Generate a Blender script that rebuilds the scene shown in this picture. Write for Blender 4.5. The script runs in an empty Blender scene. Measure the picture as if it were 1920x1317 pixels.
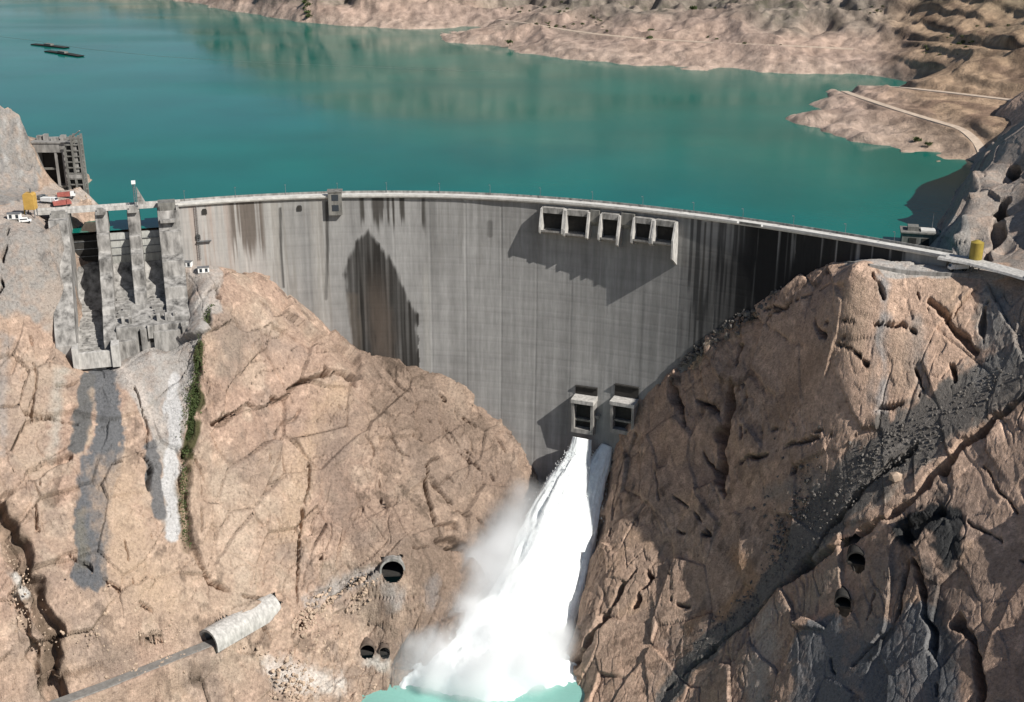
import bpy, bmesh, math, random
import numpy as np
from mathutils import Vector, Matrix

random.seed(7)
RNG = np.random.default_rng(11)
SC = bpy.context.scene
COL = SC.collection

# ------------------------------------------------------------------ camera, sky, sun
F_PX, PITCH, CAM_H = 2317.0, math.radians(21), 142.0
cam_d = bpy.data.cameras.new("camera")
cam = bpy.data.objects.new("camera", cam_d)
COL.objects.link(cam)
cam.location = (0, 0, CAM_H)
cam.rotation_euler = (math.radians(90) - PITCH, 0, 0)
cam_d.sensor_width = 36
cam_d.lens = 18 / (960 / F_PX)
cam_d.clip_start = 1
cam_d.clip_end = 12000
SC.camera = cam

TO_SUN = Vector((0.62, -0.45, 0.66)).normalized()
world = bpy.data.worlds.new("World")
SC.world = world
world.use_nodes = True
wn = world.node_tree
sky = wn.nodes.new("ShaderNodeTexSky")
sky.sky_type = 'NISHITA'
sky.sun_disc = False
sky.sun_elevation = math.asin(TO_SUN.z)
sky.sun_rotation = math.atan2(TO_SUN.x, TO_SUN.y)
sky.altitude = 800
wn.links.new(sky.outputs[0], wn.nodes["Background"].inputs[0])
wn.nodes["Background"].inputs[1].default_value = 0.06
sun_d = bpy.data.lights.new("sun", 'SUN')
sun_d.energy = 5.0
sun_d.angle = math.radians(0.5)
sun_d.color = (1.0, 0.955, 0.89)
sun = bpy.data.objects.new("sun", sun_d)
COL.objects.link(sun)
sun.rotation_euler = TO_SUN.to_track_quat('Z', 'Y').to_euler()
sun.location = (300, -200, 600)

SC.view_settings.view_transform = 'Standard'
SC.view_settings.look = 'None'
SC.view_settings.exposure = 0.25
SC.view_settings.gamma = 1.0
SC.render.engine = 'CYCLES'
SC.cycles.max_bounces = 16
SC.cycles.volume_bounces = 14
SC.cycles.volume_step_rate = 1.0
SC.cycles.volume_max_steps = 256

Z_LAKE, Z_RIVER = -10.0, -190.0

# ------------------------------------------------------------------ survey helpers
cp, sp = math.cos(PITCH), math.sin(PITCH)


def U(px, py, Y=None, z=None):
    """Sight line of a surveyed point -> world point at a known distance Y or height z."""
    dx = (px - 960) / F_PX
    dy = (658.5 - py) / F_PX
    a = cp + dy * sp
    b = -sp + dy * cp
    t = Y / a if Y is not None else (z - CAM_H) / b
    return np.array([t * dx, t * a, CAM_H + t * b])


def smooth(a, b, x):
    t = np.clip((x - a) / (b - a), 0, 1)
    return t * t * (3 - 2 * t)


# ------------------------------------------------------------------ numpy noise
def _h(ix, iy, iz, seed):
    n = (ix.astype(np.int64) * 374761393 + iy.astype(np.int64) * 668265263 + iz.astype(np.int64) * 2147483647 + seed * 1274126177) & 0xffffffff
    n = ((n ^ (n >> 13)) * 1274126177) & 0xffffffff
    n = ((n ^ (n >> 16)) * 2246822519) & 0xffffffff
    return (((n ^ (n >> 15)) & 0xffff) / 65535.0).astype(np.float32)


def vnoise(P, scale, seed=0):
    """Smooth value noise, -1..1. P (n,3), scale in metres (scalar or 3)."""
    q = P / np.asarray(scale, dtype=np.float64)
    i = np.floor(q)
    fr = (q - i).astype(np.float32)
    i = i.astype(np.int64)
    w = fr * fr * fr * (fr * (fr * 6 - 15) + 10)
    r = 0
    for a in (0, 1):
        for b in (0, 1):
            for c in (0, 1):
                h = _h(i[:, 0] + a, i[:, 1] + b, i[:, 2] + c, seed)
                wt = (w[:, 0] if a else 1 - w[:, 0]) * (w[:, 1] if b else 1 - w[:, 1]) * (w[:, 2] if c else 1 - w[:, 2])
                r = r + h * wt
    return r * 2 - 1


def fbm(P, scale, octs=4, seed=0, gain=0.5):
    r, a, tot = 0, 1.0, 0
    s = np.asarray(scale, dtype=np.float64)
    for o in range(octs):
        r = r + a * vnoise(P + 17.3 * o, s, seed + o * 13)
        tot += a
        a *= gain
        s = s / 2.03
    return r / tot * 1.6


def voro(P, scale, seed=0):
    """Cell noise: F1, F2, a random 0..1 value and a random vector dotted with the offset (tilted facets)."""
    q = P / np.asarray(scale, dtype=np.float64)
    i = np.floor(q).astype(np.int64)
    fr = (q - i).astype(np.float32)
    n = len(P)
    f1 = np.full(n, 9, np.float32)
    f2 = np.full(n, 9, np.float32)
    rv = np.zeros(n, np.float32)
    tl = np.zeros(n, np.float32)
    for a in (-1, 0, 1):
        for b in (-1, 0, 1):
            for c in (-1, 0, 1):
                X, Y, Z = i[:, 0] + a, i[:, 1] + b, i[:, 2] + c
                ox = a + _h(X, Y, Z, seed + 1) - fr[:, 0]
                oy = b + _h(X, Y, Z, seed + 2) - fr[:, 1]
                oz = c + _h(X, Y, Z, seed + 3) - fr[:, 2]
                d = ox * ox + oy * oy + oz * oz
                h = _h(X, Y, Z, seed + 4)
                near = d < f1
                f2 = np.where(near, f1, np.minimum(f2, d))
                f1 = np.where(near, d, f1)
                rv = np.where(near, h, rv)
                tl = np.where(near, -(ox * (h * 2 - 1) + oy * (((h * 7.13) % 1) * 2 - 1) + oz * (((h * 13.7) % 1) * 2 - 1)), tl)
    return np.sqrt(f1), np.sqrt(f2), rv, tl


# ------------------------------------------------------------------ scene object helpers
def tag(o, label=None, cat=None, group=None, kind=None):
    if label:
        o["label"] = label
    if cat:
        o["category"] = cat
    if group:
        o["group"] = group
    if kind:
        o["kind"] = kind
    return o


def empty(name, loc, label, cat, group=None, rz=0.0):
    o = bpy.data.objects.new(name, None)
    o.empty_display_size = 2
    COL.objects.link(o)
    o.location = loc
    o.rotation_euler = (0, 0, rz)
    return tag(o, label, cat, group)


def link(name, me, mat, parent=None):
    o = bpy.data.objects.new(name, me)
    COL.objects.link(o)
    if mat:
        me.materials.append(mat)
    if parent:
        o.parent = parent
    return o


class MB:
    """Collects simple solids and links them as one mesh object."""

    def __init__(self):
        self.v, self.f = [], []

    def add(self, vs, fs):
        n = len(self.v)
        self.v += [tuple(float(c) for c in v) for v in vs]
        self.f += [tuple(i + n for i in q) for q in fs]
        return self

    def box(self, x0, x1, y0, y1, z0, z1):
        vs = [(x, y, z) for z in (z0, z1) for y in (y0, y1) for x in (x0, x1)]
        return self.add(vs, [(0, 2, 3, 1), (4, 5, 7, 6), (0, 1, 5, 4), (1, 3, 7, 5), (3, 2, 6, 7), (2, 0, 4, 6)])

    def prism(self, prof, x0, x1, axis='x'):
        """Closed profile [(a,b)..] extruded along an axis: x -> (x,a,b); y -> (a,y,b); z -> (a,b,z)."""
        def m(t, a, b):
            return {'x': (t, a, b), 'y': (a, t, b), 'z': (a, b, t)}[axis]
        n = len(prof)
        vs = [m(x0, a, b) for a, b in prof] + [m(x1, a, b) for a, b in prof]
        fs = [tuple(range(n)), tuple(range(2 * n - 1, n - 1, -1))]
        fs += [(i, i + n, (i + 1) % n + n, (i + 1) % n) for i in range(n)]
        return self.add(vs, fs)

    def tube(self, a, b, r0, r1=None, n=8):
        r1 = r0 if r1 is None else r1
        a, b = Vector(a), Vector(b)
        d = (b - a).normalized()
        u = d.orthogonal().normalized()
        w = d.cross(u)
        vs = []
        for c, r in ((a, r0), (b, r1)):
            for k in range(n):
                t = 2 * math.pi * k / n
                vs.append(c + u * (r * math.cos(t)) + w * (r * math.sin(t)))
        fs = [(k, (k + 1) % n, (k + 1) % n + n, k + n) for k in range(n)]
        fs += [tuple(range(n - 1, -1, -1)), tuple(range(n, 2 * n))]
        return self.add(vs, fs)

    def build(self, name, mat, parent=None, smooth_=False, bevel=0):
        me = bpy.data.meshes.new(name)
        me.from_pydata(self.v, [], self.f)
        bm = bmesh.new()
        bm.from_mesh(me)
        bmesh.ops.recalc_face_normals(bm, faces=bm.faces)
        bm.to_mesh(me)
        bm.free()
        me.update()
        if smooth_:
            me.polygons.foreach_set("use_smooth", [True] * len(me.polygons))
        o = link(name, me, mat, parent)
        if bevel:
            b = o.modifiers.new("bevel", 'BEVEL')
            b.width = bevel
            b.segments = 2
        return o


def grid_mesh(name, P, nr, nc, keep=None, col=None):
    """nr x nc vertex grid as a mesh; keep = bool per vertex; col = (n,3) albedo attribute."""
    idx = np.arange(nr * nc).reshape(nr, nc)
    q = np.stack([idx[:-1, :-1], idx[:-1, 1:], idx[1:, 1:], idx[1:, :-1]], -1).reshape(-1, 4)
    if keep is not None:
        q = q[keep[q].all(1)]
        used = np.zeros(len(P), bool)
        used[q.ravel()] = True
        mp = np.cumsum(used) - 1
        q = mp[q]
        P = P[used]
        if col is not None:
            col = col[used]
    me = bpy.data.meshes.new(name)
    me.vertices.add(len(P))
    me.vertices.foreach_set("co", P.astype(np.float32).ravel())
    me.loops.add(q.size)
    me.loops.foreach_set("vertex_index", q.astype(np.int32).ravel())
    me.polygons.add(len(q))
    me.polygons.foreach_set("loop_start", np.arange(0, q.size, 4, dtype=np.int32))
    me.polygons.foreach_set("loop_total", np.full(len(q), 4, np.int32))
    me.update(calc_edges=True)
    if col is not None:
        at = me.attributes.new("albedo", 'FLOAT_COLOR', 'POINT')
        c4 = np.ones((len(P), 4), np.float32)
        c4[:, :3] = np.clip(col, 0.005, 0.95)
        at.data.foreach_set("color", c4.ravel())
    return me


# ------------------------------------------------------------------ materials
def mat_new(name):
    m = bpy.data.materials.new(name)
    m.use_nodes = True
    nt = m.node_tree
    return m, nt, nt.nodes["Principled BSDF"]


def N(nt, typ, **kw):
    n = nt.nodes.new(typ)
    for k, v in kw.items():
        setattr(n, k, v)
    return n


def noise_node(nt, scale, detail=4, rough=0.55, stretch=None):
    tc = N(nt, "ShaderNodeTexCoord")
    mp = N(nt, "ShaderNodeMapping")
    mp.inputs["Scale"].default_value = stretch or (1, 1, 1)
    nz = N(nt, "ShaderNodeTexNoise")
    nz.inputs["Scale"].default_value = scale
    nz.inputs["Detail"].default_value = detail
    nz.inputs["Roughness"].default_value = rough
    nt.links.new(tc.outputs["Object"], mp.inputs[0])
    nt.links.new(mp.outputs[0], nz.inputs["Vector"])
    return nz


def ramp(nt, src, a, b, lo, hi):
    mr = N(nt, "ShaderNodeMapRange")
    for i, v in zip((1, 2, 3, 4), (a, b, lo, hi)):
        mr.inputs[i].default_value = v
    nt.links.new(src, mr.inputs[0])
    return mr.outputs[0]


def mat_attr(name, rough=0.9, scale=0.6, lo=0.7, hi=1.25, bump=0.6, bscale=1.2, bdist=0.5, stretch=None, speck=0):
    """Albedo baked per vertex (rock or concrete colour) times fine noise, with bump."""
    m, nt, b = mat_new(name)
    at = N(nt, "ShaderNodeAttribute", attribute_name="albedo")
    nz = noise_node(nt, scale, 6, 0.65, stretch)
    k = ramp(nt, nz.outputs["Fac"], 0.3, 0.7, lo, hi)
    mx = N(nt, "ShaderNodeVectorMath", operation='SCALE')
    nt.links.new(at.outputs["Color"], mx.inputs[0])
    if speck:
        n3 = noise_node(nt, speck, 3, 0.6, stretch)
        k3 = ramp(nt, n3.outputs["Fac"], 0.56, 0.70, 1.0, 0.66)
        ml = N(nt, "ShaderNodeMath", operation='MULTIPLY')
        nt.links.new(k, ml.inputs[0])
        nt.links.new(k3, ml.inputs[1])
        k = ml.outputs[0]
    nt.links.new(k, mx.inputs["Scale"])
    nt.links.new(mx.outputs[0], b.inputs["Base Color"])
    b.inputs["Roughness"].default_value = rough
    b.inputs["Specular IOR Level"].default_value = 0.12
    n2 = noise_node(nt, bscale, 8, 0.7, stretch)
    bp = N(nt, "ShaderNodeBump")
    bp.inputs["Strength"].default_value = bump
    bp.inputs["Distance"].default_value = bdist
    nt.links.new(n2.outputs["Fac"], bp.inputs["Height"])
    nt.links.new(bp.outputs[0], b.inputs["Normal"])
    return m


def mat_plain(name, rgb, rough=0.7, scale=0.8, var=0.25, metal=0.0, stretch=None, spec=0.3, bump=0.2):
    m, nt, b = mat_new(name)
    nz = noise_node(nt, scale, 5, 0.6, stretch)
    k = ramp(nt, nz.outputs["Fac"], 0.3, 0.7, 1 - var, 1 + var)
    mx = N(nt, "ShaderNodeVectorMath", operation='SCALE')
    mx.inputs[0].default_value = rgb
    nt.links.new(k, mx.inputs["Scale"])
    nt.links.new(mx.outputs[0], b.inputs["Base Color"])
    b.inputs["Roughness"].default_value = rough
    b.inputs["Metallic"].default_value = metal
    b.inputs["Specular IOR Level"].default_value = spec
    if bump:
        bp = N(nt, "ShaderNodeBump")
        bp.inputs["Strength"].default_value = bump
        bp.inputs["Distance"].default_value = 0.15
        nt.links.new(nz.outputs["Fac"], bp.inputs["Height"])
        nt.links.new(bp.outputs[0], b.inputs["Normal"])
    return m


M = {}
M['rock'] = mat_attr("rock", 0.92, 0.9, 0.76, 1.26, 1.0, 1.2, 0.9, speck=0.8)
M['hills'] = mat_attr("hill_soil", 0.95, 0.12, 0.72, 1.28, 0.8, 0.15, 3.0)
M['face'] = mat_attr("dam_concrete", 0.85, 0.5, 0.88, 1.12, 0.25, 0.8, 0.15, (1.6, 1.6, 0.25))
M['concrete'] = mat_plain("weathered_concrete", (0.265, 0.255, 0.238), 0.88, 0.35, 0.55, stretch=(1.5, 1.5, 0.5))
M['pale'] = mat_plain("pale_concrete", (0.56, 0.545, 0.51), 0.8, 0.4, 0.22)
M['dull'] = mat_plain("dark_stained_concrete", (0.17, 0.165, 0.15), 0.85, 0.4, 0.45, stretch=(1.5, 1.5, 0.4))
M['mid'] = mat_plain("weathered_light_concrete", (0.43, 0.415, 0.39), 0.85, 0.5, 0.35, stretch=(1.5, 1.5, 0.5))
M['grimy'] = mat_plain("grimy_spillway_concrete", (0.25, 0.24, 0.225), 0.9, 0.22, 0.75, stretch=(1.6, 1.6, 0.55))
M['dullish'] = mat_plain("grey_brown_concrete", (0.24, 0.23, 0.215), 0.85, 0.4, 0.4, stretch=(1.5, 1.5, 0.4))
M['asphalt'] = mat_plain("worn_asphalt", (0.20, 0.19, 0.175), 0.9, 0.6, 0.25)
M['dirt'] = mat_plain("pale_dirt_road", (0.50, 0.40, 0.31), 0.95, 0.25, 0.2)
M['steel'] = mat_plain("grey_steel", (0.17, 0.175, 0.18), 0.5, 0.6, 0.35, metal=0.3)
M['black'] = mat_plain("near_black_shade_paint", (0.035, 0.033, 0.03), 0.95, 0.6, 0.3)  # shade inside tunnels and openings put into the colour; also plain dark hulls
M['gate'] = mat_plain("pale_gate_steel", (0.36, 0.36, 0.335), 0.6, 0.5, 0.25, stretch=(2, 2, 0.4))
M['rust'] = mat_plain("rust_stained_concrete", (0.20, 0.125, 0.08), 0.85, 0.35, 0.6, stretch=(1.5, 1.5, 0.4))
M['yellow'] = mat_plain("yellow_paint", (0.50, 0.31, 0.08), 0.5, 0.4, 0.2)
M['olive'] = mat_plain("dull_yellow_paint", (0.30, 0.225, 0.045), 0.55, 0.4, 0.2)
M['red'] = mat_plain("faded_red_paint", (0.36, 0.11, 0.09), 0.5, 0.5, 0.25)
M['white'] = mat_plain("white_paint", (0.78, 0.78, 0.76), 0.45, 0.5, 0.06)
M['tyre'] = mat_plain("tyre_rubber", (0.03, 0.03, 0.03), 0.85, 1.0, 0.2)
M['glass'] = mat_plain("dark_glass", (0.03, 0.04, 0.05), 0.12, 1.0, 0.1, spec=0.6, bump=0)
M['leaf'] = mat_plain("leaves", (0.062, 0.085, 0.028), 0.8, 0.8, 0.55, bump=0)
M['leaf2'] = mat_plain("dry_leaves", (0.10, 0.105, 0.05), 0.85, 0.8, 0.45, bump=0)
M['bark'] = mat_plain("bark", (0.09, 0.065, 0.045), 0.9, 1.0, 0.3)


# ------------------------------------------------------------------ terrain fields
class Field:
    """Height z(x, y) through surveyed points (linear RBF + plane)."""

    def __init__(self, pts, eps=0.0):
        P = np.array([tuple(p) if len(p) == 4 else tuple(p) + (0.0,) for p in pts], dtype=np.float64)
        keep = []
        for i in range(len(P)):          # drop near-coincident survey points
            if all((P[i, 0] - P[j, 0]) ** 2 + (P[i, 1] - P[j, 1]) ** 2 > 4.0 for j in keep):
                keep.append(i)
        P = P[keep]
        self.c = P[:, :2]
        n = len(P)
        D = np.sqrt(((self.c[:, None] - self.c[None]) ** 2).sum(-1))
        A = np.zeros((n + 3, n + 3))
        A[:n, :n] = -D + np.diag(P[:, 3])
        A[:n, n] = 1
        A[:n, n + 1:] = self.c
        A[n, :n] = 1
        A[n + 1:, :n] = self.c.T
        self.w = np.linalg.solve(A, np.concatenate([P[:, 2], np.zeros(3)]))
        self.flat = []

    def __call__(self, x, y):
        x = np.asarray(x, float)
        y = np.asarray(y, float)
        sh = x.shape
        x = x.ravel()
        y = y.ravel()
        z = np.empty_like(x)
        n = len(self.c)
        for i in range(0, len(x), 60000):
            s = slice(i, i + 60000)
            d = np.sqrt((x[s, None] - self.c[None, :, 0]) ** 2 + (y[s, None] - self.c[None, :, 1]) ** 2)
            z[s] = -d @ self.w[:n] + self.w[n] + self.w[n + 1] * x[s] + self.w[n + 2] * y[s]
        for pl, w0, w1 in self.flat:      # benched roads
            d, zz = dist_poly(np.stack([x, y], -1), pl[:, :2], pl[:, 2])
            k = 1 - smooth(w0, w1, d)
            z = z * (1 - k) + zz * k
        return z.reshape(sh)

    def hit(self, px, py, y0, y1, step=0.5):
        ys = np.arange(y0, y1, step)
        dx = (px - 960) / F_PX
        dy = (658.5 - py) / F_PX
        a = cp + dy * sp
        t = ys / a
        zr = CAM_H + t * (-sp + dy * cp)
        zt = self(t * dx, ys)
        k = np.nonzero(zt >= zr)[0]
        i = k[0] if len(k) else len(ys) - 1
        return np.array([t[i] * dx, ys[i], zt[i]])


def dist_poly(P, L, val=None):
    """Distance from points P to polyline L (any dim); with val, the value interpolated at the foot."""
    best = np.full(len(P), 1e9)
    vv = np.zeros(len(P))
    for i in range(len(L) - 1):
        a, b = L[i], L[i + 1]
        ab = b - a
        t = np.clip(((P - a) @ ab) / max(ab @ ab, 1e-9), 0, 1)
        d = np.sqrt(((P - a - t[:, None] * ab) ** 2).sum(1))
        m = d < best
        best = np.where(m, d, best)
        if val is not None:
            vv = np.where(m, val[i] + t * (val[i + 1] - val[i]), vv)
    return (best, vv) if val is not None else best


def inside_poly(x, y, poly):
    r = np.zeros(len(x), bool)
    n = len(poly)
    for i in range(n):
        x1, y1 = poly[i][:2]
        x2, y2 = poly[(i + 1) % n][:2]
        if y1 == y2:
            continue
        c = ((y1 > y) != (y2 > y)) & (x < (x2 - x1) * (y - y1) / (y2 - y1) + x1)
        r ^= c
    return r


# ------------------------------------------------------------------ dam geometry
CREST_PX = [(320, 386), (400, 379), (500, 374), (620, 370), (740, 368), (860, 369), (960, 373), (1060, 382), (1150, 390), (1280, 405),
            (1400, 421), (1500, 437), (1600, 452), (1690, 464), (1765, 479), (1880, 504)]
_c = np.array([U(a, b, z=0) for a, b in CREST_PX])
KP = np.polyfit(_c[:, 0], _c[:, 1], 4)
DX0, DX1 = -156.0, 174.0
_xs = np.linspace(DX0, DX1, 2001)
_ys = np.polyval(KP, _xs)
_s = np.concatenate([[0], np.cumsum(np.hypot(np.diff(_xs), np.diff(_ys)))])
DAM_L = _s[-1]


def crest(u):
    x = np.interp(u, _s, _xs)
    y = np.polyval(KP, x)
    dy = np.polyval(np.polyder(KP), x)
    n = np.stack([dy, -np.ones_like(dy)], -1)      # downstream side
    n /= np.linalg.norm(n, axis=-1, keepdims=True)
    return np.stack([x, y], -1), n


def d_down(z):
    s = np.clip(-z / 195.0, -0.05, 1.1)
    return -3 * s + 13 * s * s


def face(u, z, off=0.0):
    u = np.asarray(u, float)
    z = np.asarray(z, float)
    c, n = crest(u)
    p = c + n * (d_down(z) + off)[..., None]
    return np.concatenate([p, z[..., None]], -1)


_uu, _zz = np.meshgrid(np.arange(0, DAM_L, 1.0), np.arange(0, -195, -1.0))
_fp = face(_uu.ravel(), _zz.ravel())
_dep = _fp[:, 1] * cp - (_fp[:, 2] - CAM_H) * sp
_fpx = 960 + F_PX * _fp[:, 0] / _dep
_fpy = 658.5 - F_PX * (_fp[:, 1] * sp + (_fp[:, 2] - CAM_H) * cp) / _dep
_fu, _fz = _uu.ravel(), _zz.ravel()


def dam_uz(px, py):
    i = np.argmin((_fpx - px) ** 2 + (_fpy - py) ** 2)
    return _fu[i], _fz[i]


def dam_pt(px, py):
    u, z = dam_uz(px, py)
    return face(np.array([u]), np.array([z]))[0]

# ------------------------------------------------------------------ left bank survey
SPW_ROT = 0.272


def sprot(x, y):
    c_, s_ = math.cos(SPW_ROT), math.sin(SPW_ROT)
    return (-181 + (x + 181) * c_ - (y - 549) * s_, 549 + (x + 181) * s_ + (y - 549) * c_)


LP = []


def L(px, py, Y=None, z=None):
    LP.append(np.append(U(px, py, Y, z), 7.0 if Y is not None and py > 660 else 0.0))


# yard beside the lake (z about 0) and the hill rising to the far left
for a in ((5, 405), (60, 412), (110, 418), (60, 385), (130, 385), (165, 372), (100, 365), (150, 350)):
    L(*a, z=0.0)
for a in ((-60, 420), (-160, 430)):
    L(*a, z=2)
L(0, 195, Y=601); L(35, 215, Y=608); L(60, 300, Y=597); L(20, 300, Y=586); L(0, 350, Y=574); L(72, 352, Y=588); L(45, 340, Y=586); L(50, 250, Y=606); L(-60, 250, Y=585); L(-60, 340, Y=566)
L(-120, 150, Y=592); L(-120, 300, Y=570); L(-240, 150, Y=575); L(-240, 320, Y=545)
L(60, 262, Y=650); L(100, 262, Y=648)
for x, y, z in ((-239, 606, -3.5), (-239, 616, -3.5), (-230, 600, -3.5), (-237, 598, -3), (-226, 612, -5), (-240, 626, -2), (-228, 625, -6), (-217, 598, -5)):
    LP.append(np.array([x, y, z], float))
for a in ((60, 225), (115, 242), (140, 250)):
    q = U(*a, Y=690); LP.append(np.array([q[0], q[1], -16]))
for x, y, z in ((-235, 720, -30), (-300, 730, -20), (-205, 660, -30), (-190, 640, -32), (-180, 600, -36), (-196, 610, -12), (-150, 620, -45),
                (-210, 585, -2), (-207, 573, -2), (-200, 566, -13), (-201, 585, -15), (-206, 605, -16), (-213, 625, -17), (-221, 645, -17)):
    LP.append(np.array([x, y, z], float))
for y, zl, zi in ((548, -1.2, -44), (541, -2.5, -46), (534, -4.5, -49), (527, -7, -52), (520, -12, -55), (514, -21, -57), (508, -31, -58), (502, -44, -59)):
    for x, z in ((-213, zl + 0.4), (-199, zi), (-187, zi), (-173, zi), (-160, zi)):
        if x < -190 or y > 512:
            a_, b_ = sprot(x, y)
            LP.append(np.array([a_, b_, z]))
# shotcrete bench below the yard
L(-100, 470, Y=507); L(30, 440, Y=516); L(60, 520, Y=505); L(0, 560, Y=495); L(95, 470, Y=513)
L(60, 610, Y=492); L(120, 655, Y=497); L(-120, 600, Y=480)
# tan slabs of the left side
for a in ((60, 700, 479), (0, 700, 474), (130, 720, 484), (-120, 760, 455), (60, 800, 464), (60, 900, 445), (0, 900, 440), (150, 800, 470), (200, 740, 488),
          (200, 850, 465), (190, 960, 445), (120, 1000, 436), (0, 1010, 424), (60, 1100, 415), (180, 1075, 427), (-120, 1000, 410), (250, 1000, 443),
          (260, 860, 468), (290, 760, 487), (330, 1020, 450), (60, 1280, 396), (150, 1180, 414), (250, 1100, 428), (300, 1180, 427), (200, 1240, 410),
          (-120, 1250, 385), (0, 1317, 389), (100, 1400, 385), (-200, 1400, 370), (300, 1270, 419), (400, 1290, 424), (300, 1400, 405), (420, 1400, 412)):
    L(a[0], a[1], Y=a[2])
# concrete apron under the spillway
L(170, 672, Y=497); L(280, 655, Y=504); L(340, 640, Y=509); L(230, 690, Y=496); L(330, 720, Y=499); L(320, 850, Y=478); L(310, 950, Y=462)
# the knoll between spillway and dam
L(345, 500, Y=545); L(400, 512, Y=543); L(360, 560, Y=527); L(400, 560, Y=526); L(400, 600, Y=516); L(385, 540, Y=531)
# ravine
for a in ((378, 620, 508), (365, 760, 488), (350, 900, 469), (345, 1010, 455), (372, 1060, 449)):
    L(a[0], a[1], Y=a[2])
# main rock
for a in ((430, 575, 527), (430, 650, 517), (450, 720, 511), (400, 780, 497), (500, 790, 514), (520, 640, 537), (600, 700, 541), (600, 780, 527), (660, 690, 549),
          (400, 860, 487), (480, 900, 490), (620, 850, 516), (560, 760, 527), (700, 740, 550), (750, 790, 546), (750, 900, 520), (680, 960, 503), (850, 850, 547),
          (900, 940, 530), (820, 980, 508), (850, 800, 555), (940, 880, 548), (600, 1000, 489), (520, 1000, 483), (430, 1000, 472), (600, 1120, 468), (690, 1050, 483),
          (740, 1040, 486), (740, 1100, 474), (790, 1040, 487), (800, 1110, 477), (700, 1160, 473), (690, 1195, 473), (690, 1240, 464), (760, 1200, 471),
          (500, 1180, 450), (540, 1250, 444), (480, 1080, 462), (430, 1110, 450), (600, 1250, 452), (600, 1190, 460), (680, 1305, 449)):
    L(a[0], a[1], Y=a[2])
L(720, 1300, z=-191); L(640, 1330, z=-189); L(560, 1360, z=-188); L(500, 1310, Y=430)
# road bench and tunnel vault
L(400, 1205, z=-155); L(300, 1245, z=-155); L(200, 1285, z=-155); L(120, 1312, z=-155); L(60, 1330, z=-155)
L(475, 1150, Y=449)
# gorge side
for a in ((900, 1000, 517), (870, 1060, 500), (850, 1130, 483), (845, 1230, 469), (960, 950, 535), (1000, 900, 547), (1000, 960, 540)):
    L(a[0], a[1], Y=a[2])
for x, y, z in ((22, 545, -205), (8, 525, -205), (-2, 500, -206), (-8, 480, -206), (-14, 465, -202), (-30, 455, -196), (-45, 440, -199), (-60, 425, -198),
                (40, 560, -205), (30, 580, -200), (-40, 425, -205), (20, 480, -215), (10, 440, -215), (60, 540, -215), (-80, 410, -196), (-100, 395, -190)):
    LP.append(np.array([x, y, z]))
LCONT = [(440, 511), (470, 513), (520, 532), (560, 565), (600, 602), (650, 655), (700, 672), (780, 685), (830, 705), (870, 730), (910, 765), (940, 800), (980, 845), (1008, 880)]
for a in LCONT:
    q = dam_pt(*a)
    LP.append(q)
    LP.append(q + np.array([0.3, 14, -2]))
    LP.append(q + np.array([2, 45, -10]))
LEFT = Field(LP)
road_px = [(420, 1196), (370, 1216), (300, 1244), (200, 1284), (120, 1313), (20, 1350)]
LROAD = np.array([U(a, b, z=-154.5) for a, b in road_px])
LEFT.flat.append((LROAD, 3.0, 6.5))

# ------------------------------------------------------------------ right bank survey
RP = []


def R(px, py, Y=None, z=None):
    RP.append(U(px, py, Y, z) if Y is None or py < 500 else np.append(U(px, py, Y, z), 45.0))


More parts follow.
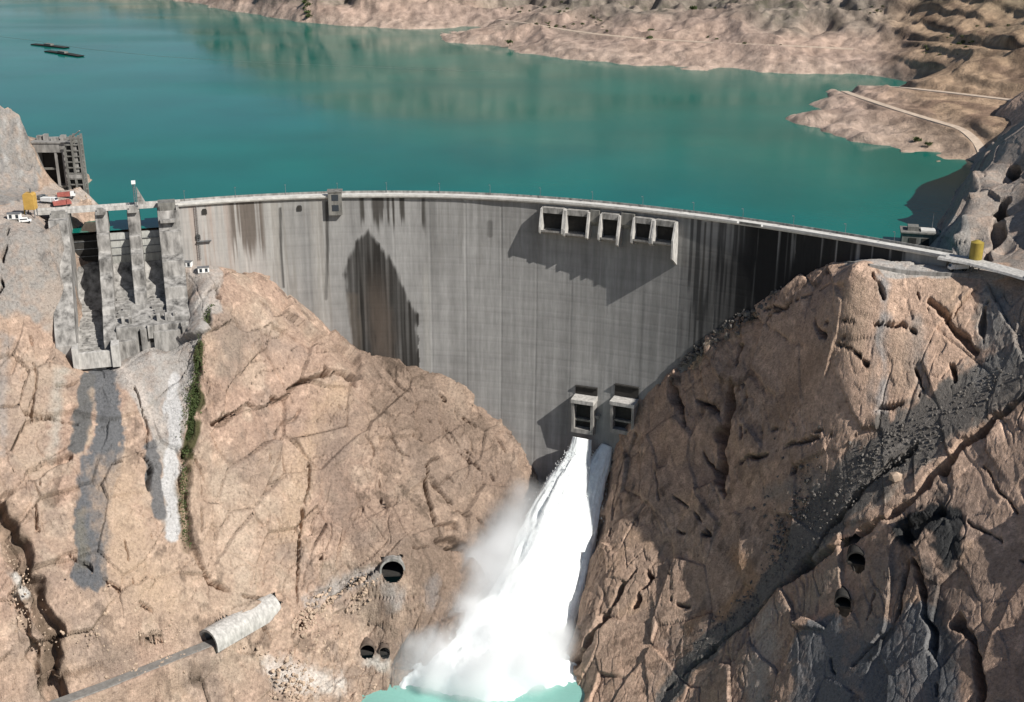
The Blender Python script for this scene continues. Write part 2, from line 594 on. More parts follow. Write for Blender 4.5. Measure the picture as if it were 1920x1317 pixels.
RCONT = [(1212, 735), (1250, 700), (1300, 652), (1340, 620), (1380, 590), (1450, 552), (1480, 524), (1530, 508), (1590, 493)]
for a in RCONT:
    q = dam_pt(*a)
    RP.append(q)
    RP.append(q + np.array([-1.0, 14, -2]))
    RP.append(q + np.array([0, 45, -12]))
for a in ((1165, 806, 553), (1150, 835, 550), (1140, 870, 545), (1130, 950, 530), (1112, 1040, 510), (1097, 1120, 490), (1087, 1190, 475), (1100, 1317, 440), (1105, 1400, 420)):
    q = U(a[0], a[1], Y=a[2])
    RP.append(q)
    RP.append(q + np.array([-5.5, 3.0, -26 if a[1] < 1150 else -14]))
for a in ((1205, 775, 551), (1190, 806, 549), (1200, 850, 537), (1250, 760, 540), (1200, 950, 517), (1180, 1060, 492), (1200, 1150, 470), (1200, 1300, 435), (1290, 700, 541), (1350, 640, 531),
          (1360, 700, 518), (1300, 800, 522), (1300, 900, 503), (1350, 850, 502), (1400, 620, 521), (1450, 600, 509), (1450, 700, 495), (1450, 800, 484), (1450, 900, 469), (1400, 870, 482),
          (1350, 1000, 471), (1250, 1050, 487), (1400, 1100, 447), (1300, 1150, 455), (1300, 1270, 423), (1420, 1180, 424), (1450, 1260, 404), (1520, 560, 489), (1500, 640, 483), (1600, 530, 470), (1600, 600, 463),
          (1600, 700, 451), (1600, 780, 441), (1540, 750, 462), (1700, 560, 467), (1700, 650, 456), (1700, 740, 445), (1800, 560, 464), (1800, 640, 450), (1830, 600, 457), (1800, 720, 436),
          (1700, 850, 430), (1650, 800, 434), (1600, 880, 440), (1550, 950, 439), (1480, 1000, 443), (1480, 1060, 428), (1550, 1040, 421), (1640, 930, 421), (1350, 1220, 424), (1260, 1300, 428),
          (1860, 600, 450), (1900, 650, 437), (1900, 720, 425), (1830, 800, 418), (1900, 800, 403), (1800, 900, 404), (1850, 950, 393), (1800, 1000, 389), (1900, 1050, 368), (1700, 1000, 402), (1730, 1040, 391), (1620, 1080, 403),
          (1700, 1100, 384), (1600, 1150, 391), (1500, 1150, 404), (1600, 1250, 371), (1600, 1317, 358), (1800, 1150, 358), (1800, 1250, 340), (1900, 1200, 343), (1900, 1317, 321), (1750, 1317, 335), (1500, 1317, 381),
          (1400, 1317, 396), (1470, 1180, 405), (1300, 1400, 396), (1600, 1450, 335), (1900, 1450, 296), (2100, 700, 400), (2100, 1000, 345), (2100, 1300, 300), (2300, 800, 350), (2300, 1200, 280), (1500, 1450, 355)):
    R(a[0], a[1], Y=a[2])
# platform at the right crest end
for a in ((1600, 499), (1660, 500), (1720, 503), (1780, 508), (1840, 515)):
    q = U(*a, z=-4.5)
    RP.append(q)
for x, y, z in ((172, 482, -5), (183, 475, -4), (196, 462, -0.5), (205, 455, 0), (176, 492, -20), (186, 490, -9), (182, 505, -24), (196, 478, -2)):
    RP.append(np.array([x, y, z], float))
# ridge behind the right crest end
for a in ((1787, 440, 503), (1803, 400, 511), (1816, 360, 530), (1828, 320, 551), (1846, 288, 577), (1872, 258, 610), (1840, 400, 515), (1830, 450, 500), (1862, 330, 548), (1862, 400, 508), (1850, 465, 488),
          (1882, 480, 487), (1880, 420, 512), (1890, 350, 545), (1925, 300, 545), (1905, 400, 505), (1915, 470, 478), (1960, 235, 560), (1925, 235, 640), (2050, 300, 500), (2050, 150, 600), (2200, 250, 480), (2000, 480, 440), (2000, 560, 430)):
    R(a[0], a[1], Y=a[2])
for a in ((1762, 446), (1778, 400), (1797, 352), (1820, 303), (1845, 270)):
    q = U(*a, z=-11)
    RP.append(q)
    RP.append(q + np.array([-9, 4, -24]))
    RP.append(q + np.array([2.5, -4, 6]))
for x, y, z in ((170, 540, -30), (160, 560, -45), (260, 740, -20), (300, 760, 10), (360, 700, 60), (230, 720, -30), (420, 600, 90)):
    RP.append(np.array([x, y, z], float))
for x, y, z in ((20, 480, -215), (15, 445, -212), (10, 520, -215), (22, 560, -215), (0, 460, -218), (-10, 420, -215)):
    RP.append(np.array([x, y, z], float))
RIGHT = Field(RP)


# ------------------------------------------------------------------ rock surface
def rock_disp(P, amp, seed=0, blocky=1.0, dip=0.55):
    """Displacement in metres along the normal: slabs, blocks, joints, grain."""
    W = P + 1.0 * np.stack([fbm(P, 18, 3, seed + 50), fbm(P, 18, 3, seed + 60), fbm(P, 18, 3, seed + 70)], -1)
    ca, sa = math.cos(dip), math.sin(dip)
    rot = np.array([[ca, 0.30, sa], [-0.42, 0.87, 0.26], [-sa, -0.39, ca]])
    Q = W @ rot.T
    f1, f2, rv, tl = voro(Q, (38, 24, 20), seed + 3)
    d = (rv - 0.5) * 3.0 + tl * 5.0
    g1, g2, rw, tm = voro(Q, (13, 8, 5), seed + 23)
    pick = smooth(-0.1, 0.5, fbm(P, 45, 2, seed + 31)) * blocky
    d += ((rw - 0.5) * 1.7 + tm * 2.2) * (0.15 + 0.85 * pick)
    h1, h2, rx, tn = voro(Q, (4.2, 3.0, 2.0), seed + 43)
    d += ((rx - 0.5) * 0.9 + tn * 0.8) * (0.10 + 0.9 * pick)
    d += 1.0 * fbm(P, 40, 3, seed + 5) + 0.36 * fbm(P, 4, 4, seed + 9, 0.65)
    joint = (1 - smooth(0.0, 0.032, f2 - f1)) * smooth(-0.35, 0.1, fbm(P, 30, 2, seed + 12))
    joint2 = (1 - smooth(0.0, 0.06, g2 - g1)) * smooth(0.15, 0.4, fbm(P, 22, 2, seed + 15)) * blocky * 1.6
    d -= (1.2 + 1.8 * blocky) * joint + 1.6 * joint2
    la = np.abs(fbm(Q, (60, 12, 9), 2, seed + 16))
    lb = np.abs(fbm(Q, (9, 26, 14), 2, seed + 17))
    d -= 1.3 * (1 - smooth(0.02, 0.06, la)) * smooth(0.0, 0.3, fbm(P, 35, 2, seed + 18))
    d -= 1.0 * (1 - smooth(0.02, 0.06, lb)) * smooth(0.1, 0.4, fbm(P, 28, 2, seed + 19))
    return d * amp


def normals(P, nr, nc):
    G = P.reshape(nr, nc, 3)
    du = np.gradient(G, axis=1)
    dv = np.gradient(G, axis=0)
    n = np.cross(du, dv)
    n /= np.linalg.norm(n, axis=-1, keepdims=True) + 1e-9
    return n.reshape(-1, 3)


def stroke_dist(P, fld, pxs, y0, y1, jit, width):
    L3 = np.array([fld.hit(a, b, y0, y1) for a, b in pxs])
    lo, hi = L3.min(0) - 4 * width - 5, L3.max(0) + 4 * width + 5
    m = np.nonzero(((P > lo) & (P < hi)).all(1))[0]
    if len(m) == 0:
        return m, np.zeros(0)
    Q = P[m] + jit[m]
    return m, dist_poly(Q, L3)


def blend(c, m, rgb, k):
    k = np.clip(k, 0, 1)[:, None]
    c[m] = c[m] * (1 - k) + np.array(rgb) * k


def bank(name, fld, px0, px1, dpx, y0, y1, dy, cfn, cracks, paints, regions, holes, keepfn, ampfn, seed, label, blocky=1.0, dip=0.55):
    tans = (np.arange(px0, px1, dpx) - 960) / F_PX / 0.96
    ys = np.arange(y0, y1, dy)
    Xg = tans[None, :] * ys[:, None]
    Yg = np.repeat(ys[:, None], len(tans), 1)
    nr, nc = Xg.shape
    Z = fld(Xg, Yg)
    P = np.stack([Xg, Yg, Z], -1).reshape(-1, 3)
    nrm = normals(P, nr, nc)
    jit = 1.6 * np.stack([fbm(P, 9, 3, seed + 81), fbm(P, 9, 3, seed + 82), fbm(P, 9, 3, seed + 83)], -1)
    amp = ampfn(P)
    for pl, w0, w1 in fld.flat:
        dd = dist_poly(P[:, :2], pl[:, :2])
        amp = amp * (0.06 + 0.94 * smooth(w0, w1 + 2, dd))
    d = rock_disp(P, amp, seed, blocky, dip)
    c = cfn(P, nrm, amp)
    fine = fbm(P, 3.0, 3, seed + 90)
    for poly, rgb, k, edge in regions:
        pl = np.array([fld.hit(a, b, y0, y1) for a, b in poly])
        lo, hi = pl[:, :2].min(0) - 8, pl[:, :2].max(0) + 8
        m = np.nonzero(((P[:, :2] > lo) & (P[:, :2] < hi)).all(1))[0]
        q = P[m, :2] + jit[m, :2] * edge
        ins = inside_poly(q[:, 0], q[:, 1], pl)
        de = dist_poly(q, np.concatenate([pl[:, :2], pl[:1, :2]]))
        kk = ins * smooth(0, 1.2 * edge + 0.05, de) * k * np.clip(0.9 + 0.35 * fine[m], 0, 1)
        blend(c, m, rgb, kk)
    for pxs, w, rgb, k in paints:
        m, ds = stroke_dist(P, fld, pxs, y0, y1, jit, w)
        rag = w * 0.22 * fbm(P[m], (2.2, 2.2, 14), 3, seed + 93)
        kk = (1 - smooth(0.8 * w, 1.05 * w + 0.3, ds + rag)) if k >= 0.95 else (1 - smooth(0.1 * w, 1.35 * w, ds + 1.6 * rag)) * k * np.clip(0.97 + 0.3 * fine[m], 0, 1)
        blend(c, m, rgb, kk)
    for pxs, w, dep in cracks:
        m, ds = stroke_dist(P, fld, pxs, y0, y1, jit, w)
        wv = w * (0.75 + 0.55 * vnoise(P[m], 7.0, seed + 99))
        d[m] -= (2.0 if w < 1.9 else 1.25) * dep * (1 - smooth(0.72 * wv, 1.08 * wv, ds))
    P2 = P + nrm * d[:, None]
    keep = keepfn(P2)
    for a, ax, r, ln in holes:
        v = P2 - a
        t = v @ ax
        rr = np.linalg.norm(v - t[:, None] * ax, axis=1)
        keep &= ~((rr < r) & (t > -ln) & (t < 9))
    me = grid_mesh(name, P2, nr, nc, keep, c)
    o = link(name, me, M['rock'])
    tag(o, label, "rock slope", kind='structure')
    return o


def mixc(a, b, k):
    return np.array(a) * (1 - k[:, None]) + np.array(b) * k[:, None]


def mottle(c, P, sd):
    dark = smooth(0.22, 0.5, fbm(P, (5, 5, 7), 4, sd, 0.65))
    lite = smooth(0.25, 0.6, fbm(P, (6, 6, 4), 4, sd + 1, 0.65))
    veil = smooth(-0.1, 0.6, fbm(P, (30, 30, 60), 3, sd + 2))
    c = c * (1 - 0.40 * dark * (0.15 + 0.85 * veil))[:, None]
    c = c * (1 + 0.28 * lite)[:, None]
    return c * (1 + 0.2 * fbm(P, 1.8, 3, sd + 3, 0.7))[:, None]


def left_col(P, n, amp):
    k1 = smooth(-0.5, 0.6, fbm(P, 38, 4, 201))
    k2 = smooth(0.0, 0.7, fbm(P, (14, 14, 26), 4, 202))
    k3 = smooth(0.05, 0.75, fbm(P, 9, 4, 203))
    c = mixc((0.45, 0.335, 0.255), (0.43, 0.305, 0.235), k1)
    c = c * (1 - 0.75 * k2[:, None]) + np.array((0.31, 0.24, 0.195)) * 0.75 * k2[:, None]
    c = c * (1 - 0.5 * k3[:, None]) + np.array((0.48, 0.385, 0.30)) * 0.5 * k3[:, None]
    # darker weathered skin on the gorge rock
    g = smooth(-100, -38, P[:, 0] + 0.25 * (P[:, 1] - 500)) * (0.55 + 0.45 * smooth(-0.3, 0.4, fbm(P, 26, 4, 209)))
    c = c * (1 - g[:, None]) + np.array((0.235, 0.175, 0.135)) * g[:, None]
    c = c * 0.9
    return mottle(c, P, 204)


def right_col(P, n, amp):
    k1 = smooth(-0.4, 0.6, fbm(P, 34, 4, 301))
    k2 = smooth(0.0, 0.6, fbm(P, (16, 16, 24), 4, 302))
    k3 = smooth(0.15, 0.8, fbm(P, 10, 4, 303))
    zone = smooth(-95, -50, P[:, 2] + 10 * fbm(P, 30, 3, 305)) * smooth(85, 130, P[:, 0] + 10 * fbm(P, 30, 3, 306))
    c = mixc((0.33, 0.245, 0.19), (0.285, 0.22, 0.175), k1)
    c = c * (1 - 0.6 * k2[:, None]) + np.array((0.22, 0.18, 0.155)) * 0.6 * k2[:, None]
    c = c * (1 - 0.6 * k3[:, None]) + np.array((0.37, 0.275, 0.20)) * 0.6 * k3[:, None]
    c = c * (1 - 0.6 * zone[:, None]) + np.array((0.43, 0.325, 0.255)) * 0.6 * zone[:, None]
    return mottle(c, P, 304) * np.array((1.40, 1.31, 1.25))


GREY, LGREY, DGREY = (0.30, 0.285, 0.265), (0.50, 0.49, 0.47), (0.155, 0.15, 0.15)
l_cracks = [
    ([(392, 802), (440, 780), (520, 745), (580, 712), (620, 695), (668, 703)], 1.4, 4.5),
    ([(612, 697), (640, 702), (672, 708)], 2.6, 6),
    ([(700, 740), (720, 800), (745, 840), (790, 880), (815, 855)], 1.0, 3),
    ([(800, 880), (806, 930), (815, 985), (822, 1028), (872, 1024)], 1.7, 5),
    ([(818, 985), (850, 985)], 2.4, 4), ([(816, 1022), (870, 1022)], 3.0, 6),
    ([(815, 905), (860, 955), (900, 985)], 1.2, 3.5),
    ([(362, 862), (378, 905), (376, 1000)], 0.9, 2.5),
    ([(580, 870), (566, 960), (560, 1130)], 0.9, 2), ([(500, 870), (530, 800), (560, 770)], 0.7, 1.2),
    ([(550, 1190), (590, 1150), (640, 1110), (700, 1075)], 1.2, 3), ([(590, 1120), (660, 1090), (705, 1062)], 2.0, 1.5),
    ([(-40, 760), (60, 775), (140, 795)], 0.9, 3), ([(80, 715), (125, 727), (150, 718)], 0.9, 2.5), ([(60, 640), (70, 720), (65, 800)], 0.8, 1.5),
    ([(-20, 960), (60, 900), (130, 855)], 2.2, 3.5), ([(70, 905), (68, 990)], 0.8, 2), ([(110, 880), (160, 870)], 0.8, 1.5), ([(215, 870), (262, 848)], 0.8, 2),
    ([(388, 590), (372, 700), (357, 800), (347, 900), (352, 1020), (378, 1062)], 2.4, 4.5),
    ([(378, 1070), (440, 1122), (492, 1122)], 1.3, 3.5), ([(490, 1122), (496, 1160), (510, 1200)], 1.1, 3),
    ([(0, 960), (30, 1030), (65, 1100), (92, 1180), (105, 1290)], 5.0, 8), ([(30, 1110), (52, 1200), (85, 1290)], 2.5, 5),
    ([(690, 690), (800, 790), (900, 880)], 0.8, 1.6), ([(760, 695), (860, 775), (960, 860)], 0.8, 1.6), ([(820, 705), (900, 780), (985, 860)], 0.7, 1.5), ([(660, 720), (770, 820), (850, 905)], 0.7, 1.4), ([(850, 730), (930, 800), (1000, 880)], 0.7, 1.5),
    ([(640, 760), (700, 850), (720, 960)], 0.7, 1.2), ([(720, 700), (830, 800), (930, 900)], 0.6, 1.2),
    ([(225, 990), (245, 1060), (255, 1110)], 0.6, 1.2), ([(270, 970), (295, 1040)], 0.6, 1.2),
    ([(130, 1040), (200, 1090), (240, 1130), (290, 1150)], 1.0, 2.2), ([(265, 1210), (300, 1200)], 1.2, 3), ([(270, 850), (285, 880), (278, 920)], 1.2, 3.5),
    ([(225, 640), (250, 720), (280, 790), (275, 830)], 0.8, 1.2), ([(20, 430), (8, 520), (0, 560)], 1.2, 3),
    ([(405, 535), (412, 560)], 1.6, 4), ([(488, 565), (498, 572)], 1.2, 3), ([(435, 575), (470, 650), (480, 690)], 0.8, 1.5),
    ([(500, 910), (610, 860)], 0.5, 0.8), ([(592, 1058), (612, 1044)], 0.9, 2.5), ([(780, 1030), (800, 1034)], 0.9, 2.5), ([(715, 1044), (775, 1046)], 1.0, 3),
]
l_paints = [
    ([(8, 200), (14, 300), (22, 385)], 1.3, (0.42, 0.41, 0.39), 0.8), ([(30, 225), (40, 300), (48, 365)], 1.1, (0.40, 0.39, 0.37), 0.8), ([(18, 210), (26, 300), (34, 380)], 0.9, (0.16, 0.155, 0.15), 0.8),
    ([(45, 240), (58, 300), (66, 345)], 0.9, (0.17, 0.165, 0.16), 0.8), ([(0, 250), (2, 320), (6, 385)], 1.2, (0.18, 0.175, 0.17), 0.7), ([(22, 205), (40, 240), (62, 300)], 0.8, (0.12, 0.11, 0.10), 0.8),
    ([(192, 700), (205, 800), (200, 860), (175, 960), (172, 1078)], 6.5, (0.135, 0.137, 0.142), 1.0),
    ([(165, 710), (152, 780), (142, 840)], 3.6, (0.13, 0.128, 0.125), 1.0),
    ([(180, 870), (173, 960), (170, 1080)], 6.2, (0.13, 0.133, 0.14), 1.0),
    ([(155, 960), (150, 1060)], 2.6, (0.17, 0.16, 0.135), 0.8),
    ([(172, 740), (165, 830)], 1.6, (0.42, 0.33, 0.25), 0.8),
    ([(110, 700), (105, 800), (90, 860)], 3.2, (0.40, 0.385, 0.34), 0.7), ([(10, 640), (6, 760), (0, 860)], 2.6, (0.30, 0.29, 0.28), 0.6),
    ([(330, 640), (325, 720), (326, 830), (322, 900), (322, 1010)], 3.0, (0.50, 0.49, 0.48), 0.95),
    ([(225, 690), (265, 740), (305, 800)], 3.0, (0.52, 0.46, 0.41), 0.8),
    ([(285, 830), (292, 900), (300, 960)], 3.2, (0.15, 0.147, 0.147), 1.0),
    ([(375, 650), (366, 760), (354, 860)], 2.4, (0.075, 0.07, 0.035), 0.95), ([(352, 870), (342, 940), (350, 1030)], 2.4, (0.16, 0.12, 0.075), 0.9),
    ([(640, 735), (605, 770), (590, 830), (560, 900), (545, 1000)], 7.0, (0.46, 0.335, 0.235), 0.6),
    ([(215, 900), (230, 980), (240, 1060), (300, 1110)], 11.0, (0.46, 0.34, 0.245), 0.75),
    ([(30, 1030), (65, 1110), (92, 1190), (100, 1290)], 5.5, (0.12, 0.09, 0.065), 0.9), ([(30, 1080), (40, 1110)], 2.6, (0.6, 0.58, 0.54), 0.9),  # wet dark rock and the crevice's shade painted together
    ([(10, 960), (40, 1010)], 4.0, (0.13, 0.10, 0.075), 0.8),
    ([(520, 1260), (580, 1275), (620, 1290)], 7.0, (0.66, 0.62, 0.57), 0.75), ([(720, 1250), (690, 1240)], 4.0, (0.66, 0.64, 0.58), 0.7),
    ([(590, 1130), (650, 1095), (700, 1075)], 4.5, (0.38, 0.36, 0.34), 0.75), ([(730, 1110), (740, 1120)], 6.0, (0.34, 0.32, 0.30), 0.7),
    ([(640, 800), (620, 880), (640, 960)], 11.0, (0.24, 0.18, 0.145), 0.75), ([(440, 620), (430, 690)], 9.0, (0.235, 0.19, 0.155), 0.75), ([(780, 760), (860, 850), (930, 900)], 12.0, (0.25, 0.185, 0.145), 0.6), ([(510, 830), (470, 900)], 9.0, (0.27, 0.205, 0.165), 0.5),
    ([(420, 900), (440, 1000), (460, 1080)], 9.0, (0.50, 0.40, 0.315), 0.6), ([(60, 700), (50, 800), (70, 880)], 9.0, (0.50, 0.39, 0.30), 0.5),
    ([(815, 1090), (808, 1130)], 4.5, (0.20, 0.18, 0.17), 0.8),
    ([(470, 640), (560, 660)], 7.0, (0.27, 0.21, 0.175), 0.5),
]
l_regions = [
    ([(-120, 440), (0, 425), (135, 418), (146, 665), (110, 640), (60, 600), (-10, 590), (-120, 560)], (0.285, 0.268, 0.248), 0.95, 2.5),
    ([(60, 560), (130, 560), (140, 660), (95, 640)], (0.44, 0.345, 0.275), 0.4, 2),
    ([(135, 655), (345, 600), (392, 560), (395, 600), (365, 740), (345, 860), (338, 1012), (300, 1000), (300, 860), (270, 780), (222, 715), (150, 690)], (0.36, 0.345, 0.325), 0.9, 1.2),
    ([(340, 490), (420, 515), (415, 590), (390, 600), (345, 600)], (0.40, 0.375, 0.345), 0.8, 1.0),
    ([(0, 195), (35, 215), (85, 330), (60, 372), (0, 385), (-160, 380), (-160, 150)], (0.27, 0.258, 0.243), 0.95, 1.0),
    ([(0, 385), (60, 370), (90, 345), (170, 345), (178, 385), (140, 425), (0, 430), (-160, 430)], (0.45, 0.40, 0.355), 0.8, 1.0),
]
# adits: mouth point, outward axis, radius, depth of the bore
HOLES_L, HOLES_R = [], []
ADITS = []


def adit(side, fld, px, py, r, y0, y1, az, arch):
    q = fld.hit(px, py, y0, y1)
    ax = np.array([math.sin(az), -math.cos(az), 0.0])
    (HOLES_L if side == 'l' else HOLES_R).append((q, ax, r * 0.97, 26))
    ADITS.append((q, ax, r, arch))


adit('l', LEFT, 736, 1070, 4.9, 400, 560, 0.1, 'lined')
adit('l', LEFT, 689, 1218, 3.1, 400, 560, 0.1, 'small')
adit('l', LEFT, 721, 1221, 2.2, 400, 560, 0.1, 'small')
adit('l', LEFT, 430, 1184, 5.0, 390, 560, -0.66, 'vault')
adit('r', RIGHT, 1606, 1052, 3.2, 300, 560, -0.3, 'rough')
adit('r', RIGHT, 1581, 1130, 2.8, 300, 560, -0.3, 'rough')


def left_amp(P):
    a = np.full(len(P), 0.78)
    flat = smooth(-8, -1, P[:, 2]) * (1 - smooth(4, 12, P[:, 2])) * smooth(500, 520, P[:, 1])
    a *= 1 - 0.85 * flat
    shot = smooth(-130, -165, P[:, 0]) * smooth(482, 497, P[:, 1])
    a *= 1 - 0.7 * shot
    # smooth excavated face in the middle of the left side
    sm = np.exp(-(((P[:, 0] + 150) / 22) ** 2 + ((P[:, 1] - 440) / 26) ** 2))
    return a * (1 - 0.6 * sm)


left_rock = bank("left_rock_slope", LEFT, -240, 1110, 1.35, 374, 730, 0.46, left_col, l_cracks, l_paints, l_regions, HOLES_L,
                 lambda P: (P[:, 2] > -199) & ~((P[:, 0] > 40)) & ~((P[:, 2] < -30) & (P[:, 1] > 600)), left_amp, 400,
                 "tan and pinkish fractured rock slope left of the river gorge", 0.4, 0.6)

r_cracks = [
    ([(1384, 655), (1367, 720), (1362, 790), (1352, 850), (1346, 890), (1356, 935)], 2.6, 8), ([(1350, 830), (1352, 910)], 4.2, 8), ([(1366, 750), (1364, 800)], 1.5, 4),
    ([(1254, 695), (1262, 740), (1277, 790), (1320, 860), (1345, 905)], 1.1, 3.5), ([(1258, 715), (1266, 770)], 2.2, 5),
    ([(1290, 740), (1345, 778)], 0.8, 2.5), ([(1390, 808), (1402, 868)], 1.0, 3.5), ([(1395, 720), (1400, 745)], 1.2, 3),
    ([(1375, 872), (1470, 845), (1560, 815), (1660, 770), (1725, 743)], 1.1, 3.5), ([(1400, 810), (1480, 808), (1560, 812)], 0.7, 1.5),
    ([(1182, 765), (1188, 815), (1168, 870), (1152, 940), (1142, 1010)], 1.3, 4),
    ([(1480, 1085), (1600, 1012), (1680, 962), (1760, 882), (1840, 812), (1930, 735)], 2.0, 5.5), ([(1760, 880), (1830, 820), (1870, 785)], 2.8, 5),
    ([(1250, 1290), (1330, 1225), (1420, 1150), (1500, 1065), (1560, 985), (1640, 902), (1720, 832)], 1.4, 3),
    ([(1128, 1165), (1160, 1110), (1205, 1058), (1216, 1088), (1190, 1130)], 1.5, 4), ([(1150, 1125), (1165, 1100)], 2.5, 5), ([(1085, 1240), (1130, 1160)], 3.2, 6),
    ([(1742, 572), (1782, 602)], 2.6, 5), ([(1780, 615), (1832, 657)], 2.2, 5), ([(1715, 560), (1745, 590)], 1.0, 2.5),
    ([(1525, 600), (1560, 640), (1620, 680), (1650, 700)], 1.0, 3), ([(1550, 607), (1640, 607), (1690, 612), (1745, 645)], 0.9, 2.5), ([(1600, 620), (1560, 650)], 0.8, 2),
    ([(1788, 1165), (1830, 1230), (1846, 1310)], 2.0, 5.5), ([(1706, 1050), (1682, 1150), (1640, 1210), (1600, 1250)], 1.5, 3.5), ([(1712, 1050), (1742, 1180), (1752, 1300)], 1.5, 3.5),
    ([(1712, 1005), (1735, 985), (1760, 965)], 5.0, 4),
    ([(1640, 1060), (1640, 1110), (1630, 1160)], 0.9, 2.5), ([(1720, 690), (1742, 740)], 1.0, 3), ([(1780, 690), (1790, 720)], 1.5, 4),
    ([(1840, 870), (1870, 930), (1920, 970)], 0.8, 1.5), ([(1800, 980), (1860, 1010), (1920, 1050)], 0.7, 1.2), ([(1260, 930), (1300, 960), (1330, 1010)], 0.8, 1.6),
    ([(1270, 1000), (1330, 1010)], 0.8, 1.6), ([(1230, 880), (1240, 960)], 0.6, 1.4), ([(1560, 1240), (1600, 1317)], 0.8, 2), ([(1420, 560), (1400, 590), (1480, 580)], 1.0, 2.5),
    ([(1640, 520), (1655, 560)], 1.2, 3), ([(1440, 600), (1500, 560), (1560, 530)], 0.9, 2), ([(1250, 1120), (1290, 1140)], 1.0, 2), ([(1230, 1060), (1260, 1080)], 1.0, 2.5),
    ([(1495, 880), (1492, 885)], 1.4, 4), ([(1850, 560), (1845, 640)], 1.6, 2.5), ([(1852, 492), (1868, 440), (1880, 390), (1898, 330)], 4.5, 11),
]
r_paints = [
    ([(1545, 1190), (1550, 1260), (1560, 1340)], 8.0, (0.20, 0.198, 0.198), 0.95), ([(1640, 1200), (1650, 1260), (1660, 1340)], 8.5, (0.19, 0.19, 0.19), 0.95), ([(1730, 1160), (1750, 1250), (1765, 1340)], 6.5, (0.20, 0.197, 0.195), 0.95),
    ([(1656, 525), (1656, 620), (1654, 700), (1652, 780)], 2.6, (0.33, 0.32, 0.31), 0.9), ([(1640, 640), (1632, 760)], 2.0, (0.24, 0.21, 0.19), 0.6),
    ([(1716, 610), (1722, 680), (1735, 740)], 4.0, (0.31, 0.30, 0.28), 0.6),
    ([(1850, 530), (1868, 580), (1850, 640)], 5.0, (0.40, 0.385, 0.35), 0.7),
    ([(1930, 690), (1840, 735), (1740, 800), (1640, 870), (1570, 940), (1510, 1020)], 12.5, (0.165, 0.15, 0.135), 0.96),
    ([(1920, 720), (1830, 790), (1720, 880), (1640, 955), (1560, 1020), (1480, 1085)], 1.6, (0.36, 0.31, 0.26), 0.85),
    ([(1900, 680), (1800, 750), (1690, 830), (1600, 910)], 1.0, (0.10, 0.09, 0.085), 0.8), ([(1860, 700), (1760, 780), (1650, 870), (1580, 950)], 1.0, (0.30, 0.27, 0.24), 0.6),
    ([(1900, 740), (1790, 820), (1690, 900), (1620, 960)], 1.1, (0.10, 0.09, 0.085), 0.8),
    ([(1880, 610), (1900, 660), (1850, 700)], 9.0, (0.24, 0.23, 0.215), 0.8),
    ([(1520, 1000), (1450, 1090), (1370, 1170), (1290, 1250), (1250, 1310)], 6.5, (0.18, 0.165, 0.15), 0.95),
    ([(1440, 930), (1500, 920), (1540, 900)], 5.0, (0.28, 0.26, 0.23), 0.6),
    ([(1380, 1040), (1410, 1090), (1360, 1150)], 5.0, (0.43, 0.27, 0.165), 0.75), ([(1320, 1150), (1290, 1180)], 4.0, (0.40, 0.25, 0.15), 0.6),
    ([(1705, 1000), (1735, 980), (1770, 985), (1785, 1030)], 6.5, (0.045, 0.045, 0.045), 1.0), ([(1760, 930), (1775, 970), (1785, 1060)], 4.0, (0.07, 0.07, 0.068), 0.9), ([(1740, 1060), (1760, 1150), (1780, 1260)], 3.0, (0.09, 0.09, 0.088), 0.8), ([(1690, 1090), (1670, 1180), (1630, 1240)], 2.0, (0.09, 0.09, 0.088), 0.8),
    ([(1560, 1080), (1500, 1140)], 7.0, (0.40, 0.315, 0.245), 0.85), ([(1660, 1080), (1620, 1180)], 8.0, (0.36, 0.29, 0.235), 0.8),
    ([(1440, 1170), (1430, 1240), (1420, 1330)], 8.0, (0.46, 0.40, 0.345), 0.85), ([(1540, 650), (1460, 780)], 9.0, (0.31, 0.215, 0.155), 0.6),
    ([(1600, 560), (1590, 640)], 9.0, (0.38, 0.29, 0.21), 0.5), ([(1690, 640), (1700, 720)], 7.0, (0.40, 0.30, 0.225), 0.6), ([(1780, 540), (1790, 600)], 6.0, (0.40, 0.30, 0.215), 0.5),
    ([(1330, 640), (1290, 690), (1370, 600)], 2.0, (0.30, 0.30, 0.22), 0.5),
]
r_regions = [
    ([(1480, 1180), (1540, 1160), (1640, 1200), (1720, 1120), (1790, 1180), (1840, 1400), (1490, 1400)], (0.20, 0.198, 0.198), 0.95, 2.0),
    ([(1580, 488), (1700, 486), (1860, 500), (1900, 520), (1800, 524), (1660, 522), (1585, 503)], (0.43, 0.41, 0.38), 0.97, 0.4),
    ([(1755, 470), (1800, 330), (1870, 250), (1960, 220), (1960, 520), (1880, 500)], (0.30, 0.28, 0.255), 0.8, 1.5),
    ([(1850, 520), (1960, 500), (1960, 640), (1880, 680), (1830, 600)], (0.235, 0.225, 0.205), 0.7, 2),
    ([(1905, 300), (1960, 240), (1960, 480), (1915, 470)], (0.36, 0.275, 0.21), 0.7, 1.5),
]


GULLY = np.array([RIGHT.hit(a, b, 290, 600) for a, b in ((1940, 690), (1840, 740), (1740, 805), (1640, 875), (1560, 950), (1490, 1040), (1410, 1120), (1320, 1220))])
PLATF = np.array([RIGHT.hit(a, b, 290, 600) for a, b in ((1590, 498), (1660, 504), (1730, 508), (1800, 512), (1850, 515))])
SLABS = [(RIGHT.hit(a, b, 290, 600), r) for a, b, r in ((1600, 1240, 20), (1880, 1230, 18), (1330, 1060, 14), (1200, 1180, 14), (1700, 620, 14),(1250, 830, 16), (1260, 960, 20), (1540, 690, 24), (1560, 790, 18), (1450, 860, 14), (1600, 590, 14), (1850, 1100, 22), (1860, 900, 16), (1440, 1240, 14), (1400, 960, 12))]


